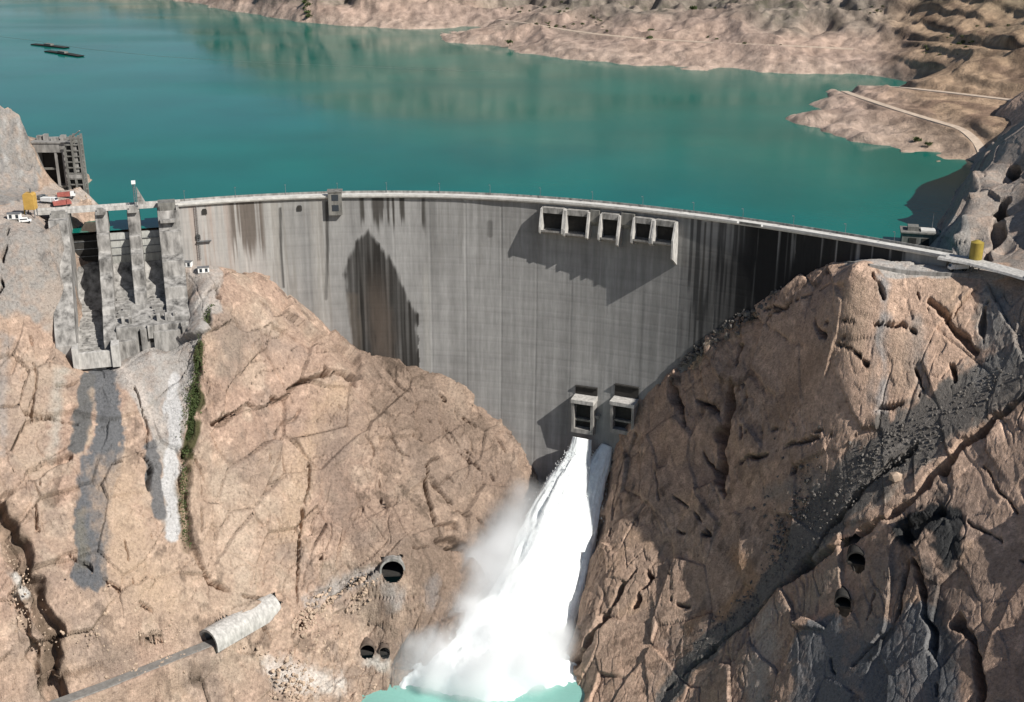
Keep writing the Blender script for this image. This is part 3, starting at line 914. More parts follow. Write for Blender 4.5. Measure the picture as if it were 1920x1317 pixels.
def right_amp(P):
    a = np.full(len(P), 0.55)
    a *= 1 - 0.55 * smooth(492, 505, P[:, 1]) * smooth(172, 182, P[:, 0])
    a *= 1 - 0.8 * np.exp(-((dist_poly(P, GULLY) / 11.0) ** 4))
    a *= 1 - 0.85 * np.exp(-((dist_poly(P, PLATF) / 8.0) ** 4))
    for c_, r_ in SLABS:
        a *= 1 - 0.55 * np.exp(-((np.linalg.norm(P - c_, axis=1) / r_) ** 4))
    flat = smooth(-8, -5, P[:, 2]) * (1 - smooth(0, 5, P[:, 2])) * smooth(160, 170, P[:, 0]) * (1 - smooth(490, 500, P[:, 1]))
    return a * (1 - 0.85 * flat)


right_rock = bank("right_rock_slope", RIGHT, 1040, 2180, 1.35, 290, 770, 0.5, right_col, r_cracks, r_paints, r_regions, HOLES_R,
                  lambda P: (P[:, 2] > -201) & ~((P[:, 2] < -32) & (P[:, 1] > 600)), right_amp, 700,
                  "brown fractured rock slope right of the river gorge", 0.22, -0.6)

# ------------------------------------------------------------------ far hills and peninsulas
HP = []


def Hh(px, py, Y=None, z=None):
    HP.append(np.append(U(px, py, Y, z), 14.0))


SHORE1 = [(-500, -70), (-200, -40), (200, -12), (330, 2), (430, 20), (500, 32), (560, 42), (640, 48), (740, 54), (850, 62)]
SHORE2 = [(848, 80), (960, 102), (1100, 116), (1200, 124), (1300, 131), (1400, 134), (1500, 138), (1640, 143)]
SHORE3 = [(1560, 172), (1525, 195), (1482, 222), (1560, 238), (1620, 252), (1690, 270), (1760, 287), (1812, 300)]
for a in SHORE1 + SHORE2 + SHORE3:
    q = U(*a, z=Z_LAKE)
    HP.append(q)
for a in SHORE1[:8]:
    q = U(*a, z=Z_LAKE)
    HP.append(q + np.array([8, -50, -28]))
    HP.append(q + np.array([0, 60, 34 if a[0] > 300 else 22]))
    HP.append(q + np.array([30, 330, 150 if a[0] > 300 else 45]))
    HP.append(q + np.array([60, 800, 260 if a[0] > 300 else 60]))
for a in SHORE2:
    q = U(*a, z=Z_LAKE)
    HP.append(q + np.array([0, -45, -22]))
for a, z in (((1545, 203), 0), ((1582, 186), 2), ((1520, 216), -4.5), ((1560, 222), -2), ((1620, 235), 0), ((1572, 176), -2), ((1690, 250), 1), ((1600, 215), 3), ((1760, 268), 1)):
    Hh(a[0], a[1], z=z)
for a in SHORE3:
    q = U(*a, z=Z_LAKE)
    HP.append(q + np.array([-30, -28, -22]))
# inlet between the far shore and the long peninsula
for a in ((870, 66), (800, 70), (900, 72)):
    Hh(a[0], a[1], z=-16)
for a in ((940, 38, 1285), (880, 60, 1265), (1000, 45, 1240), (1000, 75, 1195), (1100, 60, 1195), (1200, 72, 1165), (1200, 100, 1130), (1380, 82, 1110), (1500, 90, 1085), (1620, 95, 1065), (1300, 100, 1105),
          (1060, 20, 1330), (1200, 0, 1350), (1220, 40, 1250), (1400, 0, 1330), (1420, 50, 1180), (1560, 40, 1180), (1650, 60, 1130), (1650, 0, 1270), (1480, 0, 1290), (960, 10, 1420), (1000, -60, 1560), (1200, -130, 1620),
          (1400, -200, 1620), (1600, -160, 1500), (1690, 100, 1070), (1720, 40, 1140), (1720, -40, 1290), (1690, 125, 1010),
          # right hill with benches
          (1600, 160, 935), (1575, 165, 925), (1650, 163, 900), (1700, 166, 880), (1800, 176, 838), (1920, 192, 795), (1700, 150, 905), (1780, 90, 985), (1730, 95, 1030), (1900, 110, 880), (1800, 130, 895), (1900, 150, 828),
          (1800, 60, 1010), (1800, 0, 1085), (1900, 50, 985), (1900, 0, 1050), (1800, -100, 1200), (1920, -160, 1200), (2200, -100, 1000), (2200, 60, 850), (2200, 180, 720),
          (1600, 178, 885), (1700, 212, 798), (1800, 241, 744), (1838, 280, 708), (1620, 210, 845), (1560, 205, 865), (1700, 240, 775), (1760, 262, 742), (1760, 200, 815), (1850, 215, 775), (1920, 215, 765),
          (1880, 260, 715), (1920, 235, 730)):
    Hh(a[0], a[1], Y=a[2])
for x, y, z in ((-300, 900, -40), (-100, 850, -40), (100, 850, -40), (-400, 1300, -40), (0, 1100, -36), (120, 720, -40), (260, 690, -14), (330, 680, 5), (-900, 1300, -20), (-700, 1000, -30), (600, 700, 60), (200, 640, -30), (500, 2600, 420), (-900, 2700, 160), (900, 1500, 330), (900, 2600, 500)):
    HP.append(np.array([x, y, z], float))
HILL = Field(HP)
rd_up = np.array([HILL.hit(a, b, 700, 1400) for a, b in ((1572, 163), (1630, 161), (1700, 166), (1800, 177), (1930, 193), (2050, 208))])
rd_lo = np.array([HILL.hit(a, b, 690, 1400) for a, b in ((1568, 166), (1600, 179), (1650, 196), (1700, 212), (1760, 230), (1805, 243), (1835, 270), (1845, 296))])
rd_p2 = np.array([HILL.hit(a, b, 900, 1600) for a, b in ((935, 38), (1000, 46), (1060, 57), (1120, 65), (1200, 73), (1300, 79), (1400, 84), (1500, 88), (1600, 93))])
rd_top = np.array([HILL.hit(a, b, 800, 1600) for a, b in ((1700, 77), (1760, 80), (1830, 88), (1930, 100), (2050, 110))])
for rd, w in ((rd_up, 4), (rd_lo, 3.5), (rd_p2, 3), (rd_top, 3)):
    HILL.flat.append((rd, w, w * 2.4))

hx = (np.arange(-700, 2500, 3.0) - 960) / F_PX / 0.95
hy = 668 * np.exp(np.linspace(0, math.log(2500 / 668), 520))
HX = hx[None] * hy[:, None]
HY = np.repeat(hy[:, None], len(hx), 1)
HZ = HILL(HX, HY)
hP = np.stack([HX, HY, HZ], -1).reshape(-1, 3)
hn = normals(hP, *HX.shape)
up = smooth(0, 18, hP[:, 2])
gul = np.abs(fbm(hP * np.array([1, 1, 0.25]), (60, 60, 60), 4, 500))
right_side = smooth(0, 60, hP[:, 0] - 0.275 * hP[:, 1])
dsp = (1 - 0.75 * right_side) * (13.0 * fbm(hP, 130, 4, 501) * up + 6.5 * (0.35 - gul) * (0.35 + up) * 3.2 + 0.9 * fbm(hP, 9, 3, 502))
rdm = np.ones(len(hP))
for rd, w in ((rd_up, 4), (rd_lo, 3.5), (rd_p2, 3), (rd_top, 3)):
    rdm = np.minimum(rdm, smooth(w, w * 3, dist_poly(hP[:, :2], rd[:, :2])))
ter = ((hP[:, 2] + 2.5 * fbm(hP, 60, 3, 511)) % 11.0) / 11.0
dsp += right_side * 3.5 * (smooth(0.0, 0.25, ter) - ter) * smooth(-4, 2, hP[:, 2])
dsp *= rdm
right_side = smooth(0, 60, hP[:, 0] - 0.275 * hP[:, 1])
ka = smooth(-0.4, 0.5, fbm(hP, 70, 4, 503))
hc = mixc((0.43, 0.315, 0.25), (0.36, 0.27, 0.22), ka)
band = smooth(2, 16, hP[:, 2] + 7 * fbm(hP, 60, 4, 504))
upper = mixc((0.25, 0.21, 0.17), (0.165, 0.15, 0.125), smooth(-0.2, 0.5, fbm(hP, 40, 4, 505)))
hc = hc * (1 - 0.85 * band[:, None]) + upper * 0.85 * band[:, None]
strata = smooth(0.0, 0.5, vnoise(hP + 6 * np.stack([fbm(hP, 50, 2, 507)] * 3, -1), (160, 160, 3.2), 506))
orange = mixc((0.42, 0.29, 0.185), (0.20, 0.13, 0.085), strata)
green = smooth(28, 55, hP[:, 2] + 10 * fbm(hP, 50, 3, 508))
orange = orange * (1 - green[:, None] * 0.8) + np.array((0.17, 0.15, 0.095)) * green[:, None] * 0.8
hc = hc * (1 - 0.8 * right_side[:, None]) + orange * 0.8 * right_side[:, None]
low = 1 - smooth(-9, 2, hP[:, 2] + 2.5 * fbm(hP, 30, 3, 509))
hc = hc * (1 - 0.55 * low[:, None]) + np.array((0.46, 0.36, 0.29)) * 0.55 * low[:, None]
scrub = smooth(0.22, 0.5, fbm(hP, 8, 3, 510)) * smooth(4, 18, hP[:, 2])
rill = smooth(0.15, 0.5, fbm(hP * np.array([1, 0.35, 0.35]), (9, 9, 9), 3, 513))
hc = hc * (1 - 0.25 * rill)[:, None] * (1 + 0.25 * fbm(hP, 6, 3, 514))[:, None]
scrub = scrub * smooth(-0.2, 0.4, fbm(hP, 90, 3, 515))
hc = hc * (1 - 0.55 * scrub[:, None]) + np.array((0.085, 0.085, 0.055)) * 0.55 * scrub[:, None]
hP2 = hP + hn * dsp[:, None]
far_hills = link("far_hills", grid_mesh("far_hills", hP2, HX.shape[0], HX.shape[1], hP2[:, 2] > -17, hc), M['hills'])
tag(far_hills, "dry tan and brown hills around the far side of the reservoir", "hills", kind='structure')


def ribbon(name, pl, w, zoff, mat, label, cat="road"):
    t = np.linspace(0, 1, 60)
    s = np.concatenate([[0], np.cumsum(np.linalg.norm(np.diff(pl, axis=0), axis=1))])
    s /= s[-1]
    Q = np.stack([np.interp(t, s, pl[:, i]) for i in range(3)], -1)
    for _ in range(4):
        Q[1:-1] = 0.25 * Q[:-2] + 0.5 * Q[1:-1] + 0.25 * Q[2:]
    d = np.gradient(Q, axis=0)[:, :2]
    d /= np.linalg.norm(d, axis=1, keepdims=True)
    n = np.stack([-d[:, 1], d[:, 0]], -1)
    mb = MB()
    vs, fs = [], []
    for i in range(len(Q)):
        ww = w
        for sgn, dz in ((-1, -0.8), (-1, 0.0), (1, 0.0), (1, -0.8)):
            e = ww / 2 + (0.5 if dz else 0)
            vs.append((Q[i, 0] + n[i, 0] * sgn * e, Q[i, 1] + n[i, 1] * sgn * e, Q[i, 2] + zoff + dz))
    for i in range(len(Q) - 1):
        for k in range(3):
            a = 4 * i + k
            fs.append((a, a + 1, a + 5, a + 4))
    mb.add(vs, fs)
    return tag(mb.build(name, mat), label, cat, kind='structure')


ribbon("road", rd_up, 6, 0.5, M['dirt'], "pale upper dirt road cut across the orange peninsula")
ribbon("road", rd_lo, 5.5, 0.5, M['dirt'], "pale lower dirt road descending to the ridge behind the dam")
ribbon("road", rd_p2, 4.5, 0.5, M['dirt'], "pale track along the bank of the far peninsula")
ribbon("road", LROAD, 4.6, 0.25, M['asphalt'], "narrow grey road leading into the vaulted tunnel mouth")


# ------------------------------------------------------------------ water
def mat_water(name, rgb, rough, spec, wave, strength, dist):
    m, nt, b = mat_new(name)
    nz = noise_node(nt, 0.012, 4, 0.55)
    k = ramp(nt, nz.outputs["Fac"], 0.3, 0.7, 0.85, 1.15)
    mx = N(nt, "ShaderNodeVectorMath", operation='SCALE')
    mx.inputs[0].default_value = rgb
    nt.links.new(k, mx.inputs["Scale"])
    nt.links.new(mx.outputs[0], b.inputs["Base Color"])
    b.inputs["Roughness"].default_value = rough
    b.inputs["IOR"].default_value = 1.333
    b.inputs["Specular IOR Level"].default_value = spec
    nw = noise_node(nt, 0.006, 3, 0.5, (0.5, 1.6, 1))
    rw = ramp(nt, nw.outputs["Fac"], 0.35, 0.65, rough * 0.7, rough * 1.9)
    nt.links.new(rw, b.inputs["Roughness"])
    n2 = noise_node(nt, wave, 5, 0.6, (1, 1, 1))
    bp = N(nt, "ShaderNodeBump")
    bp.inputs["Strength"].default_value = strength
    bp.inputs["Distance"].default_value = dist
    nt.links.new(n2.outputs["Fac"], bp.inputs["Height"])
    nt.links.new(bp.outputs[0], b.inputs["Normal"])
    return m


M['lake'] = mat_water("teal_reservoir_water", (0.003, 0.126, 0.100), 0.10, 0.27, 0.35, 0.25, 0.10)
M['river'] = mat_water("milky_river_water", (0.20, 0.42, 0.37), 0.2, 0.5, 0.5, 0.6, 0.3)

uu = np.linspace(0, DAM_L, 80)
arc = face(uu, np.full(80, Z_LAKE), -4.0)
poly = [(-2600, 620), (-330, 620), (-215, 590), sprot(-208, 551.5), sprot(-158, 551.5)] + [(a[0], a[1]) for a in arc] + [(190, 500), (240, 520), (420, 640), (2600, 640), (2600, 4200), (-2600, 4200)]
bm = bmesh.new()
front = poly[:-2]
va = [bm.verts.new((x, y, Z_LAKE)) for x, y in front]
vb = [bm.verts.new((x, 4200, Z_LAKE)) for x, y in front]
for i in range(len(front) - 1):
    bm.faces.new((va[i], va[i + 1], vb[i + 1], vb[i]))
me = bpy.data.meshes.new("reservoir_water")
bm.to_mesh(me)
bm.free()
lake = tag(link("reservoir_water", me, M['lake']), "calm teal reservoir water behind the dam", "water", kind='structure')
# bed under the reservoir and gorge, reaching to the horizon
mb = MB()
mb.add([(-6000, -1500, -225), (6000, -1500, -225), (6000, 9000, -225), (-6000, 9000, -225)], [(0, 1, 2, 3)])
tag(mb.build("ground", M['rock_base'] if 'rock_base' in M else mat_plain("valley_floor", (0.3, 0.23, 0.17), 0.95, 0.05, 0.3)), "bare valley floor below the rock slopes", "ground", kind='structure')
mb = MB()
gx, gy = np.meshgrid(np.linspace(-170, 70, 60), np.linspace(330, 585, 64))
gz = Z_RIVER + 0.6 * fbm(np.stack([gx.ravel(), gy.ravel(), 0 * gx.ravel()], -1), 14, 3, 77)
river = link("river_water", grid_mesh("river_water", np.stack([gx.ravel(), gy.ravel(), gz], -1), 64, 60), M['river'])
tag(river, "pale turquoise river water at the foot of the gorge", "water", kind='structure')

# ------------------------------------------------------------------ arch dam
dam = empty("arch_dam", (float(np.interp(DAM_L / 2, _s, _xs)), float(np.polyval(KP, np.interp(DAM_L / 2, _s, _xs))), 0),
            "tall curved grey concrete arch dam holding back the reservoir", "dam")
dam_org = np.array(dam.location)


def to_dam(o):
    """Parent a mesh built in world coordinates to the dam, keeping it in place."""
    o.parent = dam
    o.matrix_parent_inverse = Matrix.Translation(-Vector(dam_org))
    return o


NU, NZ = 720, 420
gu = np.linspace(0, DAM_L, NU)
gz_ = np.concatenate([np.linspace(-197, 0, NZ), np.linspace(0, -60, 20)])
th = 5.5 + 18 * np.clip(-gz_ / 195, 0, 1)
offs = np.where(np.arange(len(gz_)) < NZ, 0.0, -th)
GU, GZ = np.meshgrid(gu, gz_)
OF = np.repeat(offs[:, None], NU, 1)
fu, fz = GU.ravel(), GZ.ravel()
uv = np.stack([fu, fz * 1.0, 0 * fu], -1)


def uzp(u, z, su, sz, seed, octs=3):
    return fbm(np.stack([u, z * su / sz, 0 * u + seed * 3.7], -1), su, octs, 600 + seed)


joint_d = np.abs(((fu + 4) % 17.5) - 0.0)
joint_d = np.minimum(joint_d, 17.5 - joint_d)
lift = np.abs((fz % 3.0) - 1.5)
rel = 0.22 * uzp(fu, fz, 26, 60, 1) - 0.22 * (1 - smooth(0.0, 0.35, joint_d)) - 0.05 * (lift > 1.35)
OFr = OF.ravel() + np.where(np.repeat(np.arange(len(gz_)) < NZ, NU), rel, 0)
DP = face(fu, fz, OFr)
base = 0.268 + 0.03 * uzp(fu, fz, 30, 50, 2) + 0.035 * uzp(fu, fz, 1.6, 70, 3) + 0.03 * uzp(fu, fz, 5, 130, 4) + 0.02 * uzp(fu, fz, 14, 3, 5)
panel = _h(np.floor((fu + 4) / 17.5), np.floor(fz / 40), np.zeros_like(fu), 5) - 0.5
base = base + 0.02 * panel - 0.012 * (lift > 1.3)
dc = base[:, None] * np.array((1.0, 0.985, 0.955))


def dpaint(k, rgb):
    global dc
    k = np.clip(k, 0, 1)[:, None]
    dc = dc * (1 - k) + np.array(rgb) * k


u_of = lambda px, py: dam_uz(px, py)[0]
streak = uzp(fu, fz, 1.3, 60, 8)
streak2 = uzp(fu, fz, 3.2, 110, 9)
wob = 1.8 * uzp(fu, fz, 3, 10, 10)
# paler, pinkish run-off on the left shoulder
uL = u_of(520, 430)
dpaint(smooth(uL + 6, uL - 22, fu) * (0.55 + 0.5 * streak), (0.47, 0.43, 0.395))
dpaint(smooth(uL + 40, uL - 4, fu) * (0.3 + 0.35 * streak2), (0.42, 0.405, 0.375))


def top_stain_shade(pxa, pxb, pyc, depth, k, rgb, thr=0.0, soft=1.5):  # stain streaks from the crest; right-end calls also paint shade
    ua, ub = u_of(pxa, pyc), u_of(pxb, pyc)
    env = smooth(ua - soft, ua + soft, fu) * (1 - smooth(ub - soft, ub + soft, fu))
    ln = depth * (0.75 + 0.5 * streak)
    dpaint(env * smooth(thr - 0.25, thr + 0.25, streak + 0.4 * streak2) * (1 - smooth(0.6, 1.0, -fz / ln)) * k, rgb)


top_stain_shade(430, 496, 430, 34, 0.9, (0.115, 0.095, 0.08), -0.15)
top_stain_shade(675, 797, 405, 20, 0.97, (0.06, 0.056, 0.05), -0.08)
top_stain_shade(690, 735, 405, 13, 0.8, (0.07, 0.065, 0.06), -0.4)
top_stain_shade(1285, 1420, 440, 75, 0.85, (0.06, 0.06, 0.06), -0.1)
top_stain_shade(1390, 1580, 470, 95, 1.0, (0.022, 0.022, 0.022), -0.75, 7)  # stains plus the right flank's shade, painted near-black
top_stain_shade(1480, 1700, 480, 60, 0.97, (0.03, 0.03, 0.03), -0.5)
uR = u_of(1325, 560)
dpaint(smooth(uR - 28, uR + 18, fu) * smooth(-4, -22, fz) * (0.93 + 0.2 * streak), (0.022, 0.022, 0.023))  # abutment's shadow on the face painted in, together with damp stain
top_stain_shade(800, 1020, 420, 45, 0.4, (0.17, 0.165, 0.155), 0.1)
top_stain_shade(330, 430, 430, 60, 0.5, (0.27, 0.20, 0.165), 0.15)
top_stain_shade(500, 620, 430, 80, 0.45, (0.20, 0.185, 0.165), 0.1)
top_stain_shade(1100, 1290, 560, 150, 0.35, (0.16, 0.16, 0.155), 0.1)


def uz_poly(pxs):
    return np.array([dam_uz(a, b) for a, b in pxs])


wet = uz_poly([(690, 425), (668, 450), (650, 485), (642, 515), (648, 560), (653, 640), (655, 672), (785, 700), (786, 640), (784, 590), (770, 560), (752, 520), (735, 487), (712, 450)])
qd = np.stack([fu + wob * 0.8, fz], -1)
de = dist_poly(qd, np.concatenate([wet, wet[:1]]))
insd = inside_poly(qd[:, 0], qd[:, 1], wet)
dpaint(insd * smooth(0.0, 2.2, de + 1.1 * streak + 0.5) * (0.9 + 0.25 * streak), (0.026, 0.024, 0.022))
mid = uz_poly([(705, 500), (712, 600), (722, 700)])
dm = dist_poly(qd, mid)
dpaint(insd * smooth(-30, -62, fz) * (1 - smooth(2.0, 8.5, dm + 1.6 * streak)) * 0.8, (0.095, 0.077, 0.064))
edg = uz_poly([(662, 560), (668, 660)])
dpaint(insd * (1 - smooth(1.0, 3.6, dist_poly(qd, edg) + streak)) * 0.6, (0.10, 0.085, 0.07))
for pxs, w, k in (([(527, 390), (527, 470), (530, 540)], 0.7, 0.8), ([(614, 380), (613, 470), (612, 560)], 0.8, 0.85), ([(920, 418), (920, 440)], 1.4, 0.5),
                  ([(1310, 600), (1318, 480), (1322, 420)], 0.5, 0.8)):
    dpaint((1 - smooth(w * 0.6, w * 1.3, dist_poly(np.stack([fu, fz], -1), uz_poly(pxs)))) * k, (0.05, 0.048, 0.045))
sd = dist_poly(np.stack([fu, fz], -1), uz_poly([(655, 470), (632, 540), (628, 600)]))
# pale leaching run on the block to the right of the wet patch
dpaint((1 - smooth(0.6, 2.6, np.abs(fu - u_of(798, 560)) + 0.5 * streak)) * smooth(-25, -45, fz) * 0.5, (0.36, 0.35, 0.325))
dpaint((1 - smooth(1.0, 5, np.abs(fu - u_of(600, 520)) + streak)) * 0.35, (0.36, 0.345, 0.32))
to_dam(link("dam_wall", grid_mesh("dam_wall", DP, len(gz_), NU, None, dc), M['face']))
for u in (0.0, DAM_L):
    capm = MB()
    zz = np.linspace(-197, 0, 30)
    a = face(np.full(30, u), zz)
    b = face(np.full(30, u), zz, -(5.5 + 18 * -zz / 195))
    capm.add(list(a) + list(b), [(i, i + 1, i + 31, i + 30) for i in range(29)])
    to_dam(capm.build("end_face", M['concrete']))


def sweep(name, prof, mat, u0=0.0, u1=None, n=160):
    """Profile [(offset, z)] swept along the crest."""
    us = np.linspace(u0, DAM_L if u1 is None else u1, n)
    c, nn = crest(us)
    k = len(prof)
    mb = MB()
    vs = []
    for i in range(n):
        for o_, z in prof:
            vs.append((c[i, 0] + nn[i, 0] * o_, c[i, 1] + nn[i, 1] * o_, z))
    fs = [(i * k + j, i * k + (j + 1) % k, (i + 1) * k + (j + 1) % k, (i + 1) * k + j) for i in range(n - 1) for j in range(k)]
    fs += [tuple(range(k)), tuple(range(n * k - 1, n * k - k - 1, -1))]
    mb.add(vs, fs)
    return to_dam(mb.build(name, mat))


sweep("crest_road", [(1.1, -0.6), (1.5, 0.1), (-6.4, 0.1), (-6.0, -0.6)], M['pale'])
sweep("parapet", [(1.15, 0.1), (1.15, 1.1), (1.52, 1.1), (1.52, 0.1)], M['pale'], u1=u_of(1385, 430))
sweep("parapet", [(1.15, 0.1), (1.15, 1.1), (1.52, 1.1), (1.52, 0.1)], M['dull'], u0=u_of(1387, 430), u1=u_of(1428, 435))
sweep("parapet", [(1.15, 0.1), (1.15, 1.1), (1.52, 1.1), (1.52, 0.1)], M['pale'], u0=u_of(1430, 435))
sweep("parapet", [(-6.3, 0.1), (-6.3, 1.1), (-5.95, 1.1), (-5.95, 0.1)], M['concrete'])


class LB(MB):
    """Solids in the dam's local frame at arc length u: a along the crest, b out from the downstream face (at height z0), z up."""

    def __init__(self, u, z0=None):
        super().__init__()
        c, n = crest(np.array([u]))
        self.n = n[0]
        self.t = np.array([-n[0][1], n[0][0]])
        self.o = c[0] + n[0] * (d_down(np.array([z0]))[0] if z0 is not None else 0)

    def place(self):
        v = np.array(self.v)
        xy = self.o + v[:, :1] * self.t + v[:, 1:2] * self.n
        self.v = [(a, b, c) for (a, b), c in zip(xy, v[:, 2])]
        return self

    def walls(self, prof, a0, a1):
        """Profile of (b, z) extruded along a."""
        return self.prism(prof, a0, a1, 'x')


def sub(o, parent):
    o.parent = parent          # the parent part itself sits at the world origin
    return o


# crest spillway bays
def spill_bay(pxa, pxb, pyr, ztop, zlip, reach, wall_l, wall_r):
    ua, ub = u_of(pxa, pyr), u_of(pxb, pyr)
    um = (ua + ub) / 2
    hw = (ub - ua) / 2
    g = LB(um)
    B = -2.4
    # flip floor on its bracket
    g.walls([(B, zlip - 0.4), (reach * 0.55, zlip - 1.3), (reach, zlip), (reach, zlip - 0.9), (reach * 0.6, zlip - 2.2), (B, zlip - 3.2)], -hw + 0.45, hw - 0.45)
    fl = to_dam(g.place().build("spillway_bay", M['dullish']))
    for sgn, ex in ((-1, wall_l), (1, wall_r)):
        w = LB(um)
        a0, a1 = (-hw - 0.35, -hw + 0.5) if sgn < 0 else (hw - 0.5, hw + 0.35)
        w.walls([(B, ztop), (reach * 0.62, ztop - 0.4), (reach + 0.4, zlip + 1.4), (reach + 0.4, zlip - 1.2 - ex), (reach * 0.7, zlip - 2.6 - ex), (B, zlip - 3.6 - ex * 1.6)], a0, a1)
        sub(w.place().build("side_wall", M['mid']), fl)
    r = LB(um)
    r.walls([(B, ztop + 0.2), (reach * 0.5, ztop), (reach * 0.5, ztop - 2.6), (reach * 0.5 - 0.7, ztop - 2.6), (reach * 0.5 - 0.7, ztop - 1.0), (B, ztop - 1.0)], -hw + 0.52, hw - 0.52)
    sub(r.place().build("roof_beam", M['concrete']), fl)
    q = LB(um)
    q.walls([(B, ztop - 1.0), (0.35, ztop - 1.0), (0.9, (ztop + zlip) / 2), (0.35, zlip - 0.35), (B, zlip - 0.35)], -hw + 0.52, hw - 0.52)
    sub(q.place().build("gate", M['black']), fl)  # black leaf puts the bay's inner shade into its colour
    return fl


spill_bay(1020, 1062, 420, -2.0, -12.0, 6.0, 0, 0)
spill_bay(1065, 1106, 425, -2.2, -12.6, 6.0, 0, 0)
spill_bay(1129, 1166, 430, -2.4, -12.9, 6.0, 0, 1.5)
spill_bay(1192, 1228, 432, -2.6, -12.0, 6.0, 0.5, 0)
spill_bay(1231, 1272, 436, -2.6, -11.8, 6.2, 0, 6.0)
# dark recessed links between the bays
for pa, pb in ((1107, 1128), (1167, 1191)):
    ua, ub = u_of(pa, 430), u_of(pb, 430)
    w = LB((ua + ub) / 2)
    h = (ub - ua) / 2
    w.walls([(-2.4, -1.6), (2.2, -1.6), (2.2, -7), (-2.4, -12)], -h + 0.3, h - 0.3)
    to_dam(w.place().build("link_wall", M['dull']))


# bottom outlets
def outlet(pxa, pxb, pyr, pyt, hgt, reach, recess):
    ua, ub = u_of(pxa, pyr), u_of(pxb, pyr)
    zt = dam_uz((pxa + pxb) / 2, pyt)[1]
    um, hw = (ua + ub) / 2, (ub - ua) / 2
    B = -4.5
    g = LB(um, zt)
    g.walls([(B, zt + 0.9), (reach + 0.5, zt + 0.3), (reach + 0.4, zt - 1.6), (B, zt - 1.6)], -hw - 0.2, hw + 0.2)
    root = to_dam(g.place().build("outlet_gatehouse", M['mid']))
    for sgn in (-1, 1):
        w = LB(um, zt)
        a0, a1 = (-hw, -hw + 1.3) if sgn < 0 else (hw - 1.3, hw)
        w.walls([(B, zt - 1.62), (reach, zt - 1.62), (reach - 0.6, zt - hgt), (B, zt - hgt - 3)], a0, a1)
        sub(w.place().build("side_wall", M['dullish']), root)
    b1 = LB(um, zt)
    b1.walls([(B, zt - hgt * 0.60), (reach - 2.2, zt - hgt * 0.60), (reach - 2.2, zt - hgt * 0.66), (B, zt - hgt * 0.66)], -hw + 1.32, hw - 1.32)
    sub(b1.place().build("cross_beam", M['dull']), root)
    b1 = LB(um, zt)
    b1.walls([(B, zt - hgt * 0.88), (reach - 0.6, zt - hgt * 0.88), (reach - 0.6, zt - hgt), (B, zt - hgt)], -hw + 1.32, hw - 1.32)
    sub(b1.place().build("cross_beam", M['dullish']), root)
    k = LB(um, zt)
    k.walls([(B, zt - 1.65), (0.8, zt - 1.65), (2.4, zt - hgt * 0.5), (2.4, zt - hgt), (B, zt - hgt)], -hw + 1.34, hw - 1.34)
    sub(k.place().build("gate", M['black']), root)
    # black panel on the face, painting the shaded hoist slot above the roof
    s2 = LB(um, zt)
    s2.walls([(B, zt + recess + 0.6), (1.3, zt + recess + 0.6), (1.3, zt + recess), (0.5, zt + recess - 0.2), (0.5, zt + 0.95), (B, zt + 0.95)], -hw, hw)
    sub(s2.place().build("hoist_slot_shade", M['black']), root)
    p = LB(um, zt)
    p.box(hw + 0.05, hw + 2.0, B, reach * 0.5, zt - hgt * 0.55, zt - hgt * 0.48)
    sub(p.place().build("landing", M['concrete']), root)
    return um, zt


o1 = outlet(1077, 1119, 770, 744, 17.5, 6.8, 4.6)
o2 = outlet(1153, 1195, 765, 748, 16.5, 6.5, 6.4)

# lift tower, ladder and small openings on the face
ut = u_of(629, 390)
t = LB(ut)
t.box(-3.2, 3.2, -2.5, 2.6, -8.5, 2.6)
t.box(-3.6, 3.6, -2.6, 3.0, 2.6, 3.1)
tw = to_dam(t.place().build("lift_tower", M['dull']))
for zz in (-1.5, -6.5):
    t = LB(ut)
    t.box(-1.6, 1.6, 2.6, 2.7, zz, zz + 3)
    sub(t.place().build("window", M['glass']), tw)
for px, py in ((383, 398), (560, 392), (372, 444)):
    u, z = dam_uz(px, py)
    t = LB(u, z)
    t.prism([(-1.1, z - 1.3), (1.1, z - 1.3), (1.1, z + 0.6), (0.7, z + 1.2), (-0.7, z + 1.2), (-1.1, z + 0.6)], -0.5, 0.45, 'y')
    to_dam(t.place().build("gallery_door", M['black']))
u, z = dam_uz(373, 450)
t = LB(u, z)
for a in (-0.5, 0.5):
    t.box(a - 0.1, a + 0.1, 0.5, 0.7, -27, -1)
for k in range(22):
    t.box(-0.4, 0.4, 0.55, 0.65, -26.5 + 1.15 * k, -26.35 + 1.15 * k)
t.box(-0.6, 6, 0.2, 1.6, z - 1.2, z - 0.9)
to_dam(t.place().build("access_ladder", M['steel']))
for px in list(range(350, 1760, 94)):
    u = float(u_of(px, 395 if px < 1000 else 395 + (px - 1000) * 0.12))
    c, n = crest(np.array([u]))
    q = c[0] - n[0] * 5.6
    lamp = MB()
    lamp.tube((q[0], q[1], 0.3), (q[0], q[1], 5.2), 0.12, 0.08, 6)
    lamp.tube((q[0], q[1], 5.15), (q[0] + n[0][0] * 1.4, q[1] + n[0][1] * 1.4, 5.4), 0.07, 0.07, 6)
    lamp.box(q[0] + n[0][0] * 1.4 - 0.35, q[0] + n[0][0] * 1.4 + 0.35, q[1] + n[0][1] * 1.4 - 0.3, q[1] + n[0][1] * 1.4 + 0.3, 5.3, 5.5)
    to_dam(lamp.build("lamp_post", M['steel']))

# ------------------------------------------------------------------ gated spillway at the left end
spw = empty("gated_spillway", (-181, 549, 0), "grey concrete gated spillway with steep chutes left of the dam", "spillway")
so = Vector(spw.location)
spw.rotation_euler = (0, 0, SPW_ROT)


